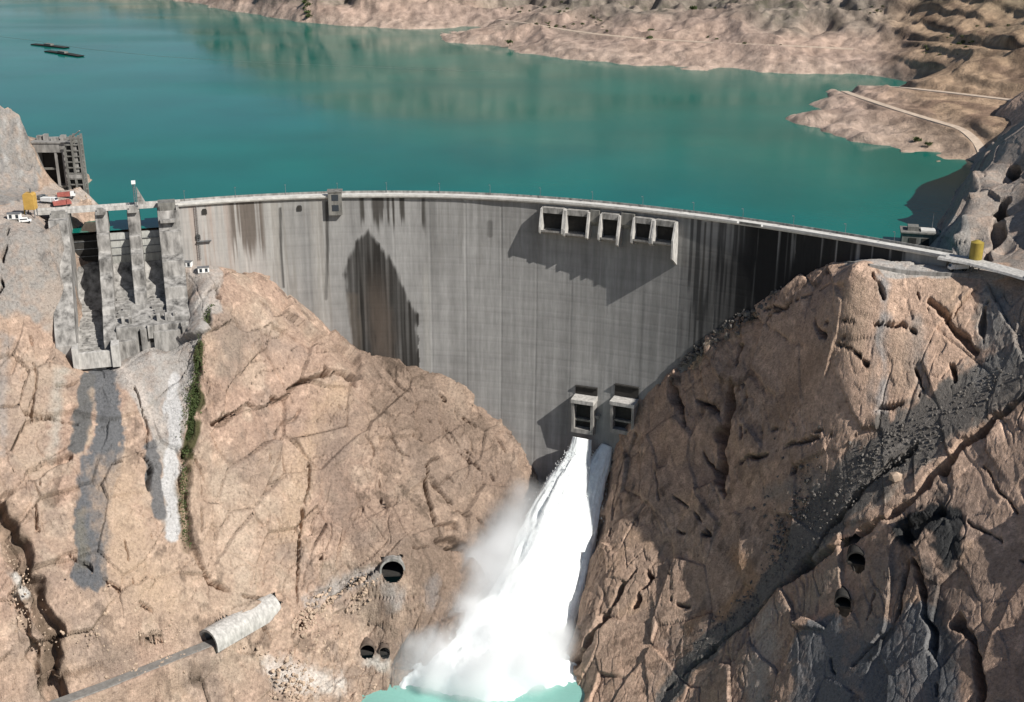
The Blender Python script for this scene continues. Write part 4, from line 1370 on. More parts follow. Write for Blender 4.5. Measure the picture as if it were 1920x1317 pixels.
def sp_part(mb, name, mat, parent=None, bevel=0):
    o = mb.build(name, mat, parent or spw, bevel=bevel)
    if parent is None:
        o.matrix_parent_inverse = Matrix.Translation(-so)
    return o


BAYS = [(-201.0, -190.0), (-184.6, -176.0), (-170.6, -162.6)]
PIERS = [(-209.5, -201.0), (-190.0, -184.6), (-176.0, -170.6), (-162.6, -152.8)]
big = [(562, -42), (562, -0.9), (548, -0.9), (546.5, -9), (542.5, -9.6), (542, -17), (535, -19), (534, -24.5), (529, -26.5), (526, -34), (518, -37.0), (517.6, -39), (510, -42.4), (503, -46.5), (503, -58), (545, -58)]
mids = [(562, -42), (562, -0.9), (548, -0.9), (546.5, -11), (543.5, -11.4), (543, -17), (537, -18), (536.5, -22.5), (531, -24), (530, -31), (526, -33), (524, -44), (527, -58), (545, -58)]
for i, (a, b) in enumerate(PIERS):
    m = MB()
    if i == 2:
        m.prism(mids, a, b)
    elif i == 1:
        m.prism(big, a, b)
    elif i == 0:
        m.prism([(562, -42), (562, -0.9), (540, -0.9), (538, -6), (528, -16), (503, -40), (500, -46), (500, -58), (545, -58)], a, b)
    else:
        m.prism([(562, -42), (562, -0.9), (545, -0.9), (543.5, -9), (540, -9.4), (539.5, -20), (533, -21.5), (532, -28), (524, -31), (523.5, -36), (511, -40.5), (511, -60), (545, -60)], a, b)
    o = sp_part(m, "pier", M['grimy'], bevel=0.25)
    c = MB()
    if i == 3:
        c.box(a + 0.6, b - 1.5, 546, 553, -0.9, 2.6)
        c.box(a + 1.2, b - 4, 545.4, 546, -4, 1.4)
        sp_part(c, "hoist_house", M['dull'], o)
        for bx in ((b - 1.4, b - 0.2, 545, 552, -0.9, 0.6), (a + 1, b - 2, 541, 543.6, -5.5, -4.2)):
            c = MB()
            c.box(*bx)
            sp_part(c, "ledge", M['concrete'], o)
    else:
        c.box(a + 0.5, b - 0.5, 545.6, 550, -0.9, 0.5)
        c.box(a + 1.2, b - 1.2, 546.2, 547.2, 0.5, 2.0)
        sp_part(c, "hoist_block", M['concrete'], o)
for i, (a, b) in enumerate(BAYS):
    m = MB()
    zt = -12.5 if i == 0 else -11.0
    yy = 557 if i == 0 else 550.5
    prof = []
    for k in range(9):
        t = k / 8
        prof.append((yy - 1.6 * math.sin(math.pi * (0.15 + 0.7 * t)), zt + (-25.2 - zt) * t))
    prof += [(yy + 0.6, -25.2), (yy + 0.6, zt)]
    m.prism(prof, a + 0.05, b - 0.05)
    g = sp_part(m, "gate", M['gate'] if i else M['black'])  # first gate coloured black for the pier shadow lying on it
    m = MB()
    for k in range(3):
        m.box(a + 0.1, b - 0.1, yy - 1.85, yy - 1.6, zt - 3 - 3.6 * k, zt - 2.7 - 3.6 * k)
    sp_part(m, "girder", M['steel'], g)
    m = MB()
    if i == 0:
        m.prism([(560, -25), (553, -27), (546, -35), (538, -40.5), (503, -51.5), (499.5, -50.6), (498.5, -62), (560, -62)], a, b)
    else:
        m.prism([(556, -25), (549.5, -25.2), (542, -31.5), (534, -35.0), (533.6, -36.2), (524, -38.2), (523.6, -39.6), (515, -41.4), (511, -42.2), (511, -60), (556, -60)], a - (2.0 if i == 1 else 5.4), b)
    ch = sp_part(m, "chute", M['grimy'])
    for k in range(11 if i == 0 else 7):
        y = 536 - 3.0 * k if i == 0 else 530 - 2.5 * k
        z = -41.0 - (536 - y) * 0.317 if i == 0 else -36.6 - (530 - y) * 0.25
        w = (b - a) * random.uniform(0.25, 0.8)
        x = random.uniform(a + 0.2, b - w - 0.2)
        m = MB()
        m.prism([(y - 0.3, z - 1.4), (y - 0.3, z + 0.35), (y + 0.1, z + 0.5), (y + 0.35, z + 0.3), (y + 0.35, z - 1.4)], x, x + w)
        sp_part(m, "chute_step", M['dullish' if k % 2 else 'concrete'], ch)
m = MB()
m.prism([(557, -0.6), (551.2, -0.6), (551.2, 0.5), (551.5, 0.5), (551.5, 1.4), (551.8, 1.4), (551.8, 0.4), (556.4, 0.4), (556.4, 1.3), (556.7, 1.3), (557, 0.5)], -216, -152)
sp_part(m, "bridge_deck", M['mid'])
# flip lip with its curb and end posts, and the blocks closing the other two chutes
m = MB()
m.box(-202.5, -184, 496.6, 498.4, -56, -48.6)
m.box(-203.0, -200.4, 495.4, 502.9, -56, -46.0)
m.box(-187.0, -183.6, 495.6, 502.8, -56, -46.0)
sp_part(m, "flip_lip", M['mid'], bevel=0.15)
m = MB()
m.box(-184.5, -153.5, 506.5, 510.9, -58, -42.2)
m.box(-184.5, -176.5, 503.5, 506.4, -58, -47.5)
m.box(-174.5, -171.8, 505.0, 506.4, -58, -43.0)
m.box(-169.0, -157.5, 504.2, 506.4, -60, -44.6)
m.box(-156.6, -153.6, 503.2, 506.4, -60, -42.8)
sp_part(m, "end_sill", M['grimy'], bevel=0.15)
for x in (-182, -179, -167, -163.5, -160):
    m = MB()
    m.prism([(513.2, -43), (511.2, -43), (511.2, -39.2), (512.0, -38.8), (513.2, -38.8)], x, x + 1.4)
    sp_part(m, "baffle_block", M['concrete'])
for x in (-171.2, -157):
    m = MB()
    m.prism([(506.3, -47.5), (504.6, -47.5), (504.6, -42.2), (505.2, -41.4), (506.3, -41.4)], x, x + 2.2)
    sp_part(m, "baffle_block", M['concrete'])
for x0, x1, y, z0, z1 in ((-175.4, -172.2, 506.3, -51, -44.4), (-170.6, -169.2, 506.3, -50, -44.0)):
    m = MB()
    m.box(x0, x1, y - 0.08, y + 0.5, z0, z1)
    sp_part(m, "drain_opening_shade", M['black'])
# floodlit mast on the third pier
m = MB()
x, y = -171.8, 552.0
for dx_ in (-0.5, 0.5):
    for dy_ in (-0.5, 0.5):
        m.tube((x + dx_, y + dy_, 0.3), (x + dx_ * 0.6, y + dy_ * 0.6, 11), 0.16, 0.12, 5)
for k in range(9):
    z = 0.8 + 1.15 * k
    m.tube((x - 0.5, y - 0.5, z), (x + 0.5, y - 0.5, z + 1.1), 0.09, n=4)
    m.tube((x + 0.5, y - 0.5, z), (x + 0.5, y + 0.5, z + 1.1), 0.09, n=4)
    m.tube((x - 0.5, y + 0.5, z), (x - 0.5, y - 0.5, z + 1.1), 0.09, n=4)
m.box(x - 1.0, x + 1.0, y - 1.0, y + 1.0, 0.3, 1.1)
mast = sp_part(m, "gantry_mast", M['steel'])
m = MB()
m.box(x - 0.9, x + 0.9, y - 0.9, y + 0.9, 11, 12.4)
sp_part(m, "mast_head", M['white'], mast)
m = MB()
m.prism([(x + 0.9, 0.4), (x + 5.2, 0.4), (x + 1.1, 9.6)], y - 0.3, y + 0.3, 'y')
for k in range(5):
    m.box(x + 1.0, x + 4.4 - 0.8 * k, y - 0.5, y - 0.3, 1.4 + 1.7 * k, 1.65 + 1.7 * k)
sp_part(m, "stay_frame", M['concrete'], mast)

# ------------------------------------------------------------------ intake building on the lake's left shore
gz0 = -3.5
inn = empty("intake_building", (-229.5, 612, gz0), "grey concrete intake building with tall dark openings on the lake shore", "building", rz=0.0)


def in_part(mb, name, mat, parent=None):
    return mb.build(name, mat, parent or inn)


m = MB()
m.box(-8.5, 9.5, -2, 11, 15.4, 19.5)
m.box(-8.9, 9.9, -2.5, 11.4, 19.5, 20.1)
m.box(-8.5, -6.2, -2, 11, 0, 15.4)
m.box(-6.2, 9.5, 9.5, 11, 0, 15.4)
m.box(1.2, 2.2, -1.8, -0.4, 0, 15.4)
m.box(4.6, 6.4, -2, 9.5, 0, 15.4)
in_part(m, "wall", M['dullish'])
m = MB()
m.box(-6.2, 4.6, 4.0, 4.4, 0, 15.4)
in_part(m, "gate", M['black'])
m = MB()
m.box(-6.1, 1.1, -0.8, 0.2, 7.4, 8.2)
in_part(m, "cross_beam", M['dull'])
m = MB()
m.box(-6.1, 4.5, -1.6, 3.9, -0.6, 0.3)
in_part(m, "sill", M['dull'])
for px_, w_, h_ in ((-7.5, 2.4, 1.8), (-4.2, 1.8, 2.6), (-0.5, 3.0, 1.4), (3.4, 2.2, 2.2), (7, 2.0, 1.5)):
    m = MB()
    m.box(px_, px_ + w_, 1 + abs(px_) * 0.3, 3.5 + abs(px_) * 0.3, 20.1, 20.1 + h_)
    in_part(m, "roof_unit", M['concrete'])
# trash-rack tower
m = MB()
for x in (7.0, 10.3, 13.6):
    for y in (-4.2, -0.2):
        m.box(x - 0.45, x + 0.45, y - 0.45, y + 0.45, -6, 23.5 if x > 8 else 18)
for k in range(11):
    z = -4 + 2.55 * k
    m.box(7.0, 13.6, -4.5, -4.0, z, z + 0.5)
    m.box(7.0, 13.6, -0.4, 0.1, z, z + 0.5)
    m.box(13.3, 13.9, -4.2, -0.2, z, z + 0.5)
inn.scale = (1.12, 1.0, 1.12)
tower = in_part(m, "rack_tower", M['dull'])
m = MB()
m.box(7.4, 13.2, -2.9, -2.5, -6, 19)
in_part(m, "trash_rack", M['black'], tower)
m = MB()
m.box(10.4, 12.0, -3.9, -3.0, 7, 19.4)
m.box(7.4, 13.2, -4.7, -4.55, 4.2, 6.0)
m.tube((9.5, -2, 22), (14.5, -4, 25.5), 0.3, 0.25, 6)
in_part(m, "rack_cleaner", M['concrete'], tower)

# dark intake tower beside the right end of the crest
q = U(1728, 463, z=Z_LAKE)
rt = empty("intake_tower", (q[0], q[1] + 5, Z_LAKE - 2), "dark concrete intake block standing in the lake by the right crest end", "intake tower", rz=-0.25)
m = MB()
m.box(-7.5, 7.5, -4, 5, -14, 7.4)
m.box(-8.3, 8.3, -4.7, 5.6, 7.4, 8.2)
m.build("wall", M['dull'], rt, bevel=0.15)
m = MB()
m.box(-5.2, -0.6, -2, 3, 8.2, 10.0)
m.build("hoist_house", M['dull'], rt)
m = MB()
m.box(0.4, 6.5, -3, 2.4, 8.2, 8.9)
m.build("hatch", M['leaf2'] if False else M['pale'], rt)
for x in (-4.5, 1.0):
    m = MB()
    m.box(x, x + 3.2, -4.15, -3.95, -2, 5.5)
    m.build("gate_slot_shade", M['black'], rt)
m = MB()
m.tube((5.2, 2, 8.2), (5.2, 2, 15.5), 0.16, 0.1, 6)
m.build("mast", M['steel'], rt)

# ------------------------------------------------------------------ water jets and spray
def mat_foam():
    m, nt, b = mat_new("white_foaming_water")
    nz = noise_node(nt, 0.5, 6, 0.6, (1, 1, 0.35))
    k = ramp(nt, nz.outputs["Fac"], 0.3, 0.65, 0.78, 1.0)
    mx = N(nt, "ShaderNodeVectorMath", operation='SCALE')
    mx.inputs[0].default_value = (0.90, 0.935, 0.93)
    nt.links.new(k, mx.inputs["Scale"])
    nt.links.new(mx.outputs[0], b.inputs["Base Color"])
    b.inputs["Roughness"].default_value = 0.9
    b.inputs["Specular IOR Level"].default_value = 0.1
    return m


M['foam'] = mat_foam()


def jet(name, label, stations, seed, squash=0.6):
    """stations: (px, py, Y, half width m) along the falling water."""
    C = np.array([U(a, b, Y=y) for a, b, y, w in stations])
    W = np.array([w for *_, w in stations])
    n, k = 150, 72
    t = np.linspace(0, 1, len(C))
    tt = np.linspace(0, 1, n)
    Q = np.stack([np.interp(tt, t, C[:, i]) for i in range(3)], -1)
    R_ = np.interp(tt, t, W)
    for _ in range(12):
        Q[1:-1] = 0.25 * Q[:-2] + 0.5 * Q[1:-1] + 0.25 * Q[2:]
        R_[1:-1] = 0.25 * R_[:-2] + 0.5 * R_[1:-1] + 0.25 * R_[2:]
    T = np.gradient(Q, axis=0)
    T /= np.linalg.norm(T, axis=1, keepdims=True)
    side = np.cross(T, np.array([0, 0, 1.0]))
    side = np.tile(np.array([1.0, 0.12, 0.0]), (n, 1))
    side -= (side * T).sum(1, keepdims=True) * T
    side /= np.linalg.norm(side, axis=1, keepdims=True)
    upv = np.cross(side, T)
    ph = np.linspace(0, 2 * math.pi, k, endpoint=False)
    A, B = np.meshgrid(tt, ph, indexing='ij')
    cyl = np.stack([np.cos(B).ravel() * 6, np.sin(B).ravel() * 6, A.ravel() * 14], -1)
    g = 0.07 * fbm(cyl, (1.6, 1.6, 6), 3, seed) + 0.16 * fbm(cyl, (4, 4, 4.5), 4, seed + 3) * np.minimum(1, A.ravel() * 2.2) + 0.08 * fbm(cyl, (0.8, 0.8, 1.2), 3, seed + 6)
    rad = (1 + g) * np.repeat(R_, k)
    V = np.repeat(Q, k, 0) + np.repeat(side, k, 0) * (np.cos(B).ravel() * rad)[:, None] + np.repeat(upv, k, 0) * (np.sin(B).ravel() * rad * squash)[:, None]
    idx = np.arange(n * k).reshape(n, k)
    nx = np.roll(idx, -1, 1)
    f = np.stack([idx[:-1], idx[1:], nx[1:], nx[:-1]], -1).reshape(-1, 4).tolist()
    f += [idx[0].tolist(), idx[-1][::-1].tolist()]
    mb = MB()
    mb.v = [tuple(v) for v in V.tolist()]
    mb.f = [tuple(q) for q in f]
    o = mb.build(name, M['foam'], smooth_=True)
    tag(o, label, "water jet", "jets from the bottom outlets")
    return V


jv1 = jet("water_jet", "thick white water jet from the left bottom outlet, clear of the rock", [(1092, 822, 549, 4.6), (1085, 860, 545, 6.0), (1073, 900, 540, 9.6), (1053, 960, 530, 12.5), (1032, 1020, 520, 14),
          (1010, 1090, 507, 16), (980, 1160, 493, 19), (945, 1220, 481, 23), (905, 1270, 470, 27), (890, 1300, 462, 29)], 31)
jv2 = jet("water_jet", "white water jet from the right bottom outlet, hugging the brown rock", [(1139, 836, 551, 3.0), (1126, 870, 546, 5.2), (1112, 900, 541, 6.4), (1101, 960, 531, 6.2), (1083, 1030, 518, 7.5),
          (1060, 1110, 503, 8.5), (1030, 1190, 487, 10.5), (995, 1250, 474, 13.5), (970, 1290, 465, 15)], 47)
# torn drops along the edges of the jets
dv, df = [], []
allv = np.concatenate([jv1, jv2])
oct_ = np.array([(1, 0, 0), (-1, 0, 0), (0, 1, 0), (0, -1, 0), (0, 0, 1), (0, 0, -1)], float)
octf = [(0, 2, 4), (2, 1, 4), (1, 3, 4), (3, 0, 4), (2, 0, 5), (1, 2, 5), (3, 1, 5), (0, 3, 5)]
nj1 = len(jv1)
for i in range(9000):
    k = RNG.integers(0, len(allv))
    v = allv[k]
    frac = (k / nj1) if k < nj1 else (k - nj1) / len(jv2)
    if frac < 0.06:
        continue
    sp_ = (0.6 + 5.5 * frac)
    off = RNG.normal(0, 1, 3) * sp_ * RNG.random() + np.array([-0.5 * sp_ * RNG.random(), 0, 0.2 * sp_])
    q = v + off
    if q[2] < Z_RIVER:
        continue
    s_ = RNG.uniform(0.05, 0.24)
    b0 = len(dv)
    dv += (q + oct_ * s_ * np.array([1, 1, 1.9]) * RNG.uniform(0.6, 1.4, 3)).tolist()
    df += [(a + b0, b + b0, c + b0) for a, b, c in octf]
mb = MB()
mb.v, mb.f = [tuple(v) for v in dv], df
o = mb.build("spray_droplets", M['foam'])
tag(o, "torn white drops flying off the sides of the water jets", "spray", kind='stuff')

# foam boiling where the jets strike the river
gx, gy = np.meshgrid(np.linspace(-75, 34, 160), np.linspace(425, 500, 120))
pp = np.stack([gx.ravel(), gy.ravel(), 0 * gx.ravel()], -1)
rr = np.hypot((pp[:, 0] + 14) / 47, (pp[:, 1] - 464) / 24) + 0.30 * fbm(pp, 14, 4, 88)
pp[:, 2] = Z_RIVER - 1.2 + 10 * (1 - smooth(0.0, 1.0, rr)) + 3.2 * np.abs(fbm(pp, 9, 4, 89)) * (1 - smooth(0.5, 1.1, rr))
o = link("foam_patch", grid_mesh("foam_patch", pp, 120, 160, rr < 1.15), M['foam'])
tag(o, "boiling white foam on the river under the jets", "foam", kind='stuff')


def mat_mist(blobs):
    m = bpy.data.materials.new("spray_mist")
    m.use_nodes = True
    nt = m.node_tree
    nt.nodes.clear()
    out = N(nt, "ShaderNodeOutputMaterial")
    vol = N(nt, "ShaderNodeVolumePrincipled")
    vol.inputs["Color"].default_value = (0.97, 0.975, 0.98, 1)
    vol.inputs["Anisotropy"].default_value = 0.1
    tc = N(nt, "ShaderNodeTexCoord")
    nz = N(nt, "ShaderNodeTexNoise")
    nz.inputs["Scale"].default_value = 0.06
    nz.inputs["Detail"].default_value = 5
    nz.inputs["Roughness"].default_value = 0.6
    nt.links.new(tc.outputs["Object"], nz.inputs["Vector"])
    warp = N(nt, "ShaderNodeVectorMath", operation='MULTIPLY_ADD')
    warp.inputs[1].default_value = (14, 14, 14)
    nt.links.new(nz.outputs["Color"], warp.inputs[0])
    add0 = N(nt, "ShaderNodeVectorMath", operation='ADD')
    add0.inputs[1].default_value = (-7, -7, -7)
    nt.links.new(tc.outputs["Object"], add0.inputs[0])
    nt.links.new(add0.outputs[0], warp.inputs[2])
    tot = None
    for (c, r, a) in blobs:
        sb = N(nt, "ShaderNodeVectorMath", operation='SUBTRACT')
        sb.inputs[1].default_value = tuple(c)
        nt.links.new(warp.outputs[0], sb.inputs[0])
        ln = N(nt, "ShaderNodeVectorMath", operation='LENGTH')
        nt.links.new(sb.outputs[0], ln.inputs[0])
        mr = N(nt, "ShaderNodeMapRange", interpolation_type='SMOOTHERSTEP')
        mr.inputs[1].default_value = r
        mr.inputs[2].default_value = r * 0.1
        mr.inputs[3].default_value = 0
        mr.inputs[4].default_value = a
        nt.links.new(ln.outputs["Value"], mr.inputs[0])
        if tot is None:
            tot = mr.outputs[0]
        else:
            ad = N(nt, "ShaderNodeMath", operation='ADD')
            nt.links.new(tot, ad.inputs[0])
            nt.links.new(mr.outputs[0], ad.inputs[1])
            tot = ad.outputs[0]
    k = ramp(nt, nz.outputs["Fac"], 0.33, 0.68, 1.2, 5.0)
    ml = N(nt, "ShaderNodeMath", operation='MULTIPLY')
    nt.links.new(tot, ml.inputs[0])
    nt.links.new(k, ml.inputs[1])
    nt.links.new(ml.outputs[0], vol.inputs["Density"])
    nt.links.new(vol.outputs[0], out.inputs["Volume"])
    return m


BL = []
for px, py, Y, r, a in ((985, 935, 531, 15, 0.02), (955, 985, 523, 18, 0.03), (925, 1045, 514, 21, 0.04), (890, 1105, 503, 24, 0.05), (850, 1165, 490, 22, 0.06), (845, 1215, 479, 22, 0.13), (800, 1235, 470, 20, 0.12),
                        (770, 1275, 462, 17, 0.08), (900, 1180, 487, 21, 0.15), (960, 1100, 502, 17, 0.10), (930, 1250, 468, 26, 0.16), (1000, 1260, 466, 22, 0.10), (1040, 1210, 476, 16, 0.06), (1015, 1010, 519, 13, 0.06),
                        (850, 1275, 460, 20, 0.10), (1100, 990, 527, 8, 0.05), (1085, 1070, 512, 9, 0.06), (1065, 1140, 498, 11, 0.07), (945, 1010, 520, 15, 0.06), (880, 1060, 508, 14, 0.04), (815, 1270, 454, 12, 0.10), (900, 1275, 452, 17, 0.14), (990, 1270, 456, 15, 0.10)):
    BL.append((U(px, py, Y=Y), r, a))
cs = np.array([b[0] for b in BL])
rs = np.array([b[1] for b in BL])
mlo = (cs - rs[:, None]).min(0) - 6
mhi = (cs + rs[:, None]).max(0) + 6
mlo[2] = Z_RIVER - 1
mb = MB()
mb.box(mlo[0], mhi[0], mlo[1], mhi[1], mlo[2], mhi[2])
o = mb.build("spray_mist", mat_mist(BL))
tag(o, "soft white spray drifting left from the water jets", "mist", kind='stuff')

# ------------------------------------------------------------------ tunnels and adits
def adit_thing(i, q, ax, r, arch, label, name="tunnel_portal"):
    ang = math.atan2(ax[0], -ax[1])
    q = np.array(q)
    e = empty(name, (q[0], q[1], q[2] - r * 0.55), label, "tunnel", rz=ang)
    # local frame: -y is outward, x across, z up; floor at z=0
    def ring(rad, n=14):
        pts = [(-rad, 0.0)]
        for k in range(n + 1):
            t = math.pi - math.pi * k / n
            pts.append((rad * math.cos(t), 0.45 * rad + rad * math.sin(t)))
        pts.append((rad, 0.0))
        return pts
    out_ = {'lined': 1.0, 'small': 1.6, 'vault': 11.0, 'rough': 0.4}[arch]
    o_, i_ = ring(r * 1.16), ring(r)
    mb = MB()
    n = len(o_)
    ys = [-out_, 24.0]
    vs = [(a, y, b) for y in ys for a, b in o_] + [(a, y, b) for y in ys for a, b in i_]
    fs = []
    for k in range(n - 1):
        fs += [(k, k + 1, n + k + 1, n + k), (2 * n + k, 3 * n + k, 3 * n + k + 1, 2 * n + k + 1), (k, 2 * n + k, 2 * n + k + 1, k + 1)]
    mb.add(vs, fs)
    mb.build("lining", {'lined': M['concrete'], 'vault': M['mid'], 'rough': M['black']}.get(arch, M['rock_plain']), e)
    mb = MB()
    j_ = ring(r * 0.985)
    vs = [(a, y, b + 0.03) for y in (-out_ * 0.55, 23.5) for a, b in j_]
    mb.add(vs, [(k, n + k, n + k + 1, k + 1) for k in range(n - 1)])
    mb.build("inner_lining", M['black'], e)  # tunnel darkness put into the colour of lining, end wall and floor
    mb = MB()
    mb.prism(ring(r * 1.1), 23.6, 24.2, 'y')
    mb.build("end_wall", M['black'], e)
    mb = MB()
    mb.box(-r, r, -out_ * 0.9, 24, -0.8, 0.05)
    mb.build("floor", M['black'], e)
    return e


M['rock_plain'] = mat_plain("bored_rock", (0.13, 0.10, 0.08), 0.95, 0.5, 0.4)
names = ["large dark tunnel mouth with grey concrete rim above the river", "small dark arched tunnel mouth near the river, larger of two side by side",
         "smallest dark arched tunnel mouth near the river, beside the larger arch", "dark road tunnel mouth under a rounded pale concrete vault",
         "dark rough adit below the scree gully, the upper of two", "dark rough adit in the brown rock, the lower of two"]
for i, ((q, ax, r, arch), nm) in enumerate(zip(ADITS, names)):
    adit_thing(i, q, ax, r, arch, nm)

# ------------------------------------------------------------------ vehicles and yard
def wheel(mb, x, y, r, w):
    mb.tube((x, y - w / 2, r), (x, y + w / 2, r), r, r, 12)


def make_truck(label, body, cab, loc, rz, kind="truck", group=None):
    e = empty("parked_truck", loc, label, kind, group, rz)
    m = MB()
    m.box(-4.0, 3.6, -0.95, 0.95, 0.65, 0.95)
    m.build("chassis", M['steel'], e)
    m = MB()
    m.prism([(1.7, 0.95), (3.9, 0.95), (3.9, 1.9), (3.3, 3.0), (1.7, 3.0)], -1.15, 1.15, 'y')
    c = m.build("cab", M[cab], e, bevel=0.08)
    m = MB()
    m.prism([(3.34, 2.0), (3.93, 2.0), (3.42, 2.9), (3.36, 2.9)], -1.0, 1.0, 'y')
    m.build("windscreen", M['glass'], c)
    m = MB()
    m.prism([(-4.1, 0.95), (1.5, 0.95), (1.5, 2.9), (-4.3, 2.6)], -1.25, 1.25, 'y')
    m.build("cargo_body", M[body], e, bevel=0.06)
    for x in (-2.9, -1.7, 2.7):
        for y in (-1.05, 1.05):
            m = MB()
            wheel(m, x, y, 0.55, 0.35)
            m.build("wheel", M['tyre'], e)
    return e


def make_van(label, loc, rz, col='white'):
    e = empty("parked_van", loc, label, "van", None, rz)
    m = MB()
    m.prism([(-2.6, 0.4), (2.5, 0.4), (2.6, 1.1), (1.7, 1.3), (1.0, 2.1), (-2.6, 2.1)], -0.95, 0.95, 'y')
    b = m.build("body", M[col], e, bevel=0.1)
    m = MB()
    m.prism([(1.68, 1.33), (1.74, 1.36), (1.08, 2.02), (1.0, 2.0)], -0.85, 0.85, 'y')
    m.build("windscreen", M['glass'], b)
    m = MB()
    m.box(-2.2, 0.9, -0.97, -0.93, 1.3, 1.85)
    m.build("side_window", M['glass'], b)
    for x in (-1.7, 1.7):
        for y in (-0.85, 0.85):
            m = MB()
            wheel(m, x, y, 0.38, 0.25)
            m.build("wheel", M['tyre'], e)
    return e


def ground(fld, px, py, y0, y1):
    return tuple(fld.hit(px, py, y0, y1))


def yard(px, py):
    q = LEFT.hit(px, py, 480, 680)
    return (q[0], q[1], q[2] + 0.1)


# tall yellow batching machine on the yard
q = yard(60, 405)
e = empty("concrete_silo", q, "tall yellow machine tower standing on the yard by the shotcrete slope", "silo")
m = MB()
for x in (-1.9, 1.9):
    for y in (-1.6, 1.6):
        m = MB()
        m.tube((x, y, -0.5), (x, y, 3.2), 0.25, n=6)
        m.build("leg", M['steel'], e)
m = MB()
m.prism([(-2.4, 3.0), (2.4, 3.0), (2.4, 9.6), (1.7, 10.4), (-1.7, 10.4), (-2.4, 9.6)], -2.0, 2.0, 'y')
m.build("housing", M['yellow'], e, bevel=0.12)
m = MB()
m.prism([(-2.6, 0.2), (-3.4, 0.2), (-2.45, 9.0), (-2.42, 9.8)], -0.5, 0.5, 'y')
m.build("hopper_chute", M['olive'], e)
m = MB()
m.tube((0.8, 0, 10.3), (0.8, 0, 12.2), 0.35, n=8)
m.build("vent_pipe", M['steel'], e)
make_truck("faded red truck with red cargo bed on the yard by the lake", 'red', 'red', yard(118, 388), 0.5)
make_truck("truck with red bed and white cab parked behind the red truck", 'red', 'white', yard(126, 372), 0.2)
make_truck("white truck parked between the yellow tower and red trucks", 'white', 'white', yard(94, 382), -0.3)
make_van("white van parked at the front edge of the yard", yard(48, 418), 0.3)
make_van("grey van parked on the yard behind the white truck", yard(80, 374), 1.2, 'steel')


def make_cabin(label, loc, rz, w=5.0):
    e = empty("site_cabin", loc, label, "cabin", None, rz)
    m = MB()
    m.box(-w / 2, w / 2, -1.3, 1.3, 0.25, 2.7)
    c = m.build("wall", M['white'], e, bevel=0.05)
    m = MB()
    m.prism([(-1.55, 2.7), (1.55, 2.7), (0, 3.2)], -w / 2 - 0.2, w / 2 + 0.2, 'x')
    m.build("roof", M['steel'], e)
    for x in (-w / 4, w / 4):
        m = MB()
        m.box(x - 0.6, x + 0.6, -1.36, -1.28, 0.6, 2.3)
        m.build("window", M['glass'], c)
    return e


make_cabin("white site cabin with two dark openings at the yard's left end", yard(28, 412), 0.1, 5.5)
q = LEFT.hit(382, 514, 480, 600)
make_cabin("small white cabin on the knoll beside the dam's foot", (q[0], q[1], q[2] + 0.3), 0.3, 5.0)
q = LEFT.hit(352, 503, 480, 600)
make_cabin("white cabin on the ledge under the spillway's end pier", (q[0], q[1], q[2] + 0.3), -0.1, 4.2)

# yellow tank and truck at the right end of the crest
q = RIGHT.hit(1826, 506, 420, 560)
e = empty("storage_tank", (q[0], q[1], q[2] - 0.3), "upright dull yellow cylindrical tank at the right end of the crest", "tank")
m = MB()
m.tube((0, 0, 2.6), (0, 0, 11.4), 2.5, n=28)
m.tube((0, 0, 11.35), (0, 0, 12.3), 2.5, 0.6, n=28)
tk = m.build("shell", M['olive'], e)
for k in range(4):
    t = math.pi / 4 + k * math.pi / 2
    m = MB()
    m.tube((2.0 * math.cos(t), 2.0 * math.sin(t), -1.2), (2.0 * math.cos(t), 2.0 * math.sin(t), 2.7), 0.3, n=8)
    m.build("leg", M['steel'], e)
m = MB()
for s_ in (-0.3, 0.3):
    m.box(2.5, 2.62, s_ - 0.05, s_ + 0.05, 0, 12)
for k in range(24):
    m.box(2.5, 2.6, -0.3, 0.3, 0.3 + 0.48 * k, 0.38 + 0.48 * k)
m.build("ladder", M['steel'], e)
q = RIGHT.hit(1795, 509, 420, 560)
make_truck("white truck parked on the platform beside the yellow tank", 'white', 'white', (q[0], q[1], q[2] + 0.2), math.pi + 0.2)

# road slab and retaining walls of the right crest end
cR, nR = crest(np.array([DAM_L]))
ax_ = np.array([cR[0, 0], cR[0, 1]])
rdR = np.array([[ax_[0] - 2, ax_[1] + 1.5, 0.15], [181.5, 469, 0.1], [187, 462.5, 0.0], [193, 455.5, -0.2], [199, 447, -0.4]])
ribbon("road", rdR, 8.0, 0.35, M['mid'], "pale concrete access road continuing from the right crest end")


def wall_strip(pxs, fld, y0, y1, h, th, mat, label):
    P_ = [fld.hit(a, b, y0, y1) for a, b in pxs]
    mb = MB()
    vs, fs = [], []
    for i, q in enumerate(P_):
        a = P_[max(0, i - 1)]
        b = P_[min(len(P_) - 1, i + 1)]
        d = (b - a)[:2]
        d /= np.linalg.norm(d)
        nn = np.array([d[1], -d[0]])
        zt = q[2] + h
        for o_, z in ((0, q[2] - 5), (0, zt), (-th, zt), (-th, q[2] - 5)):
            vs.append((q[0] + nn[0] * o_, q[1] + nn[1] * o_, z))
    for i in range(len(P_) - 1):
        for k in range(4):
            fs.append((4 * i + k, 4 * i + (k + 1) % 4, 4 * i + 4 + (k + 1) % 4, 4 * i + 4 + k))
    fs += [(0, 1, 2, 3), (len(vs) - 1, len(vs) - 2, len(vs) - 3, len(vs) - 4)]
    mb.add(vs, fs)
    return tag(mb.build("retaining_wall", mat), label, "wall")


wall_strip([(1588, 497), (1630, 504), (1672, 511), (1720, 517), (1770, 521), (1815, 522)], RIGHT, 420, 560, 1.6, 1.0, M['concrete'], "long low concrete retaining wall under the right crest end platform")

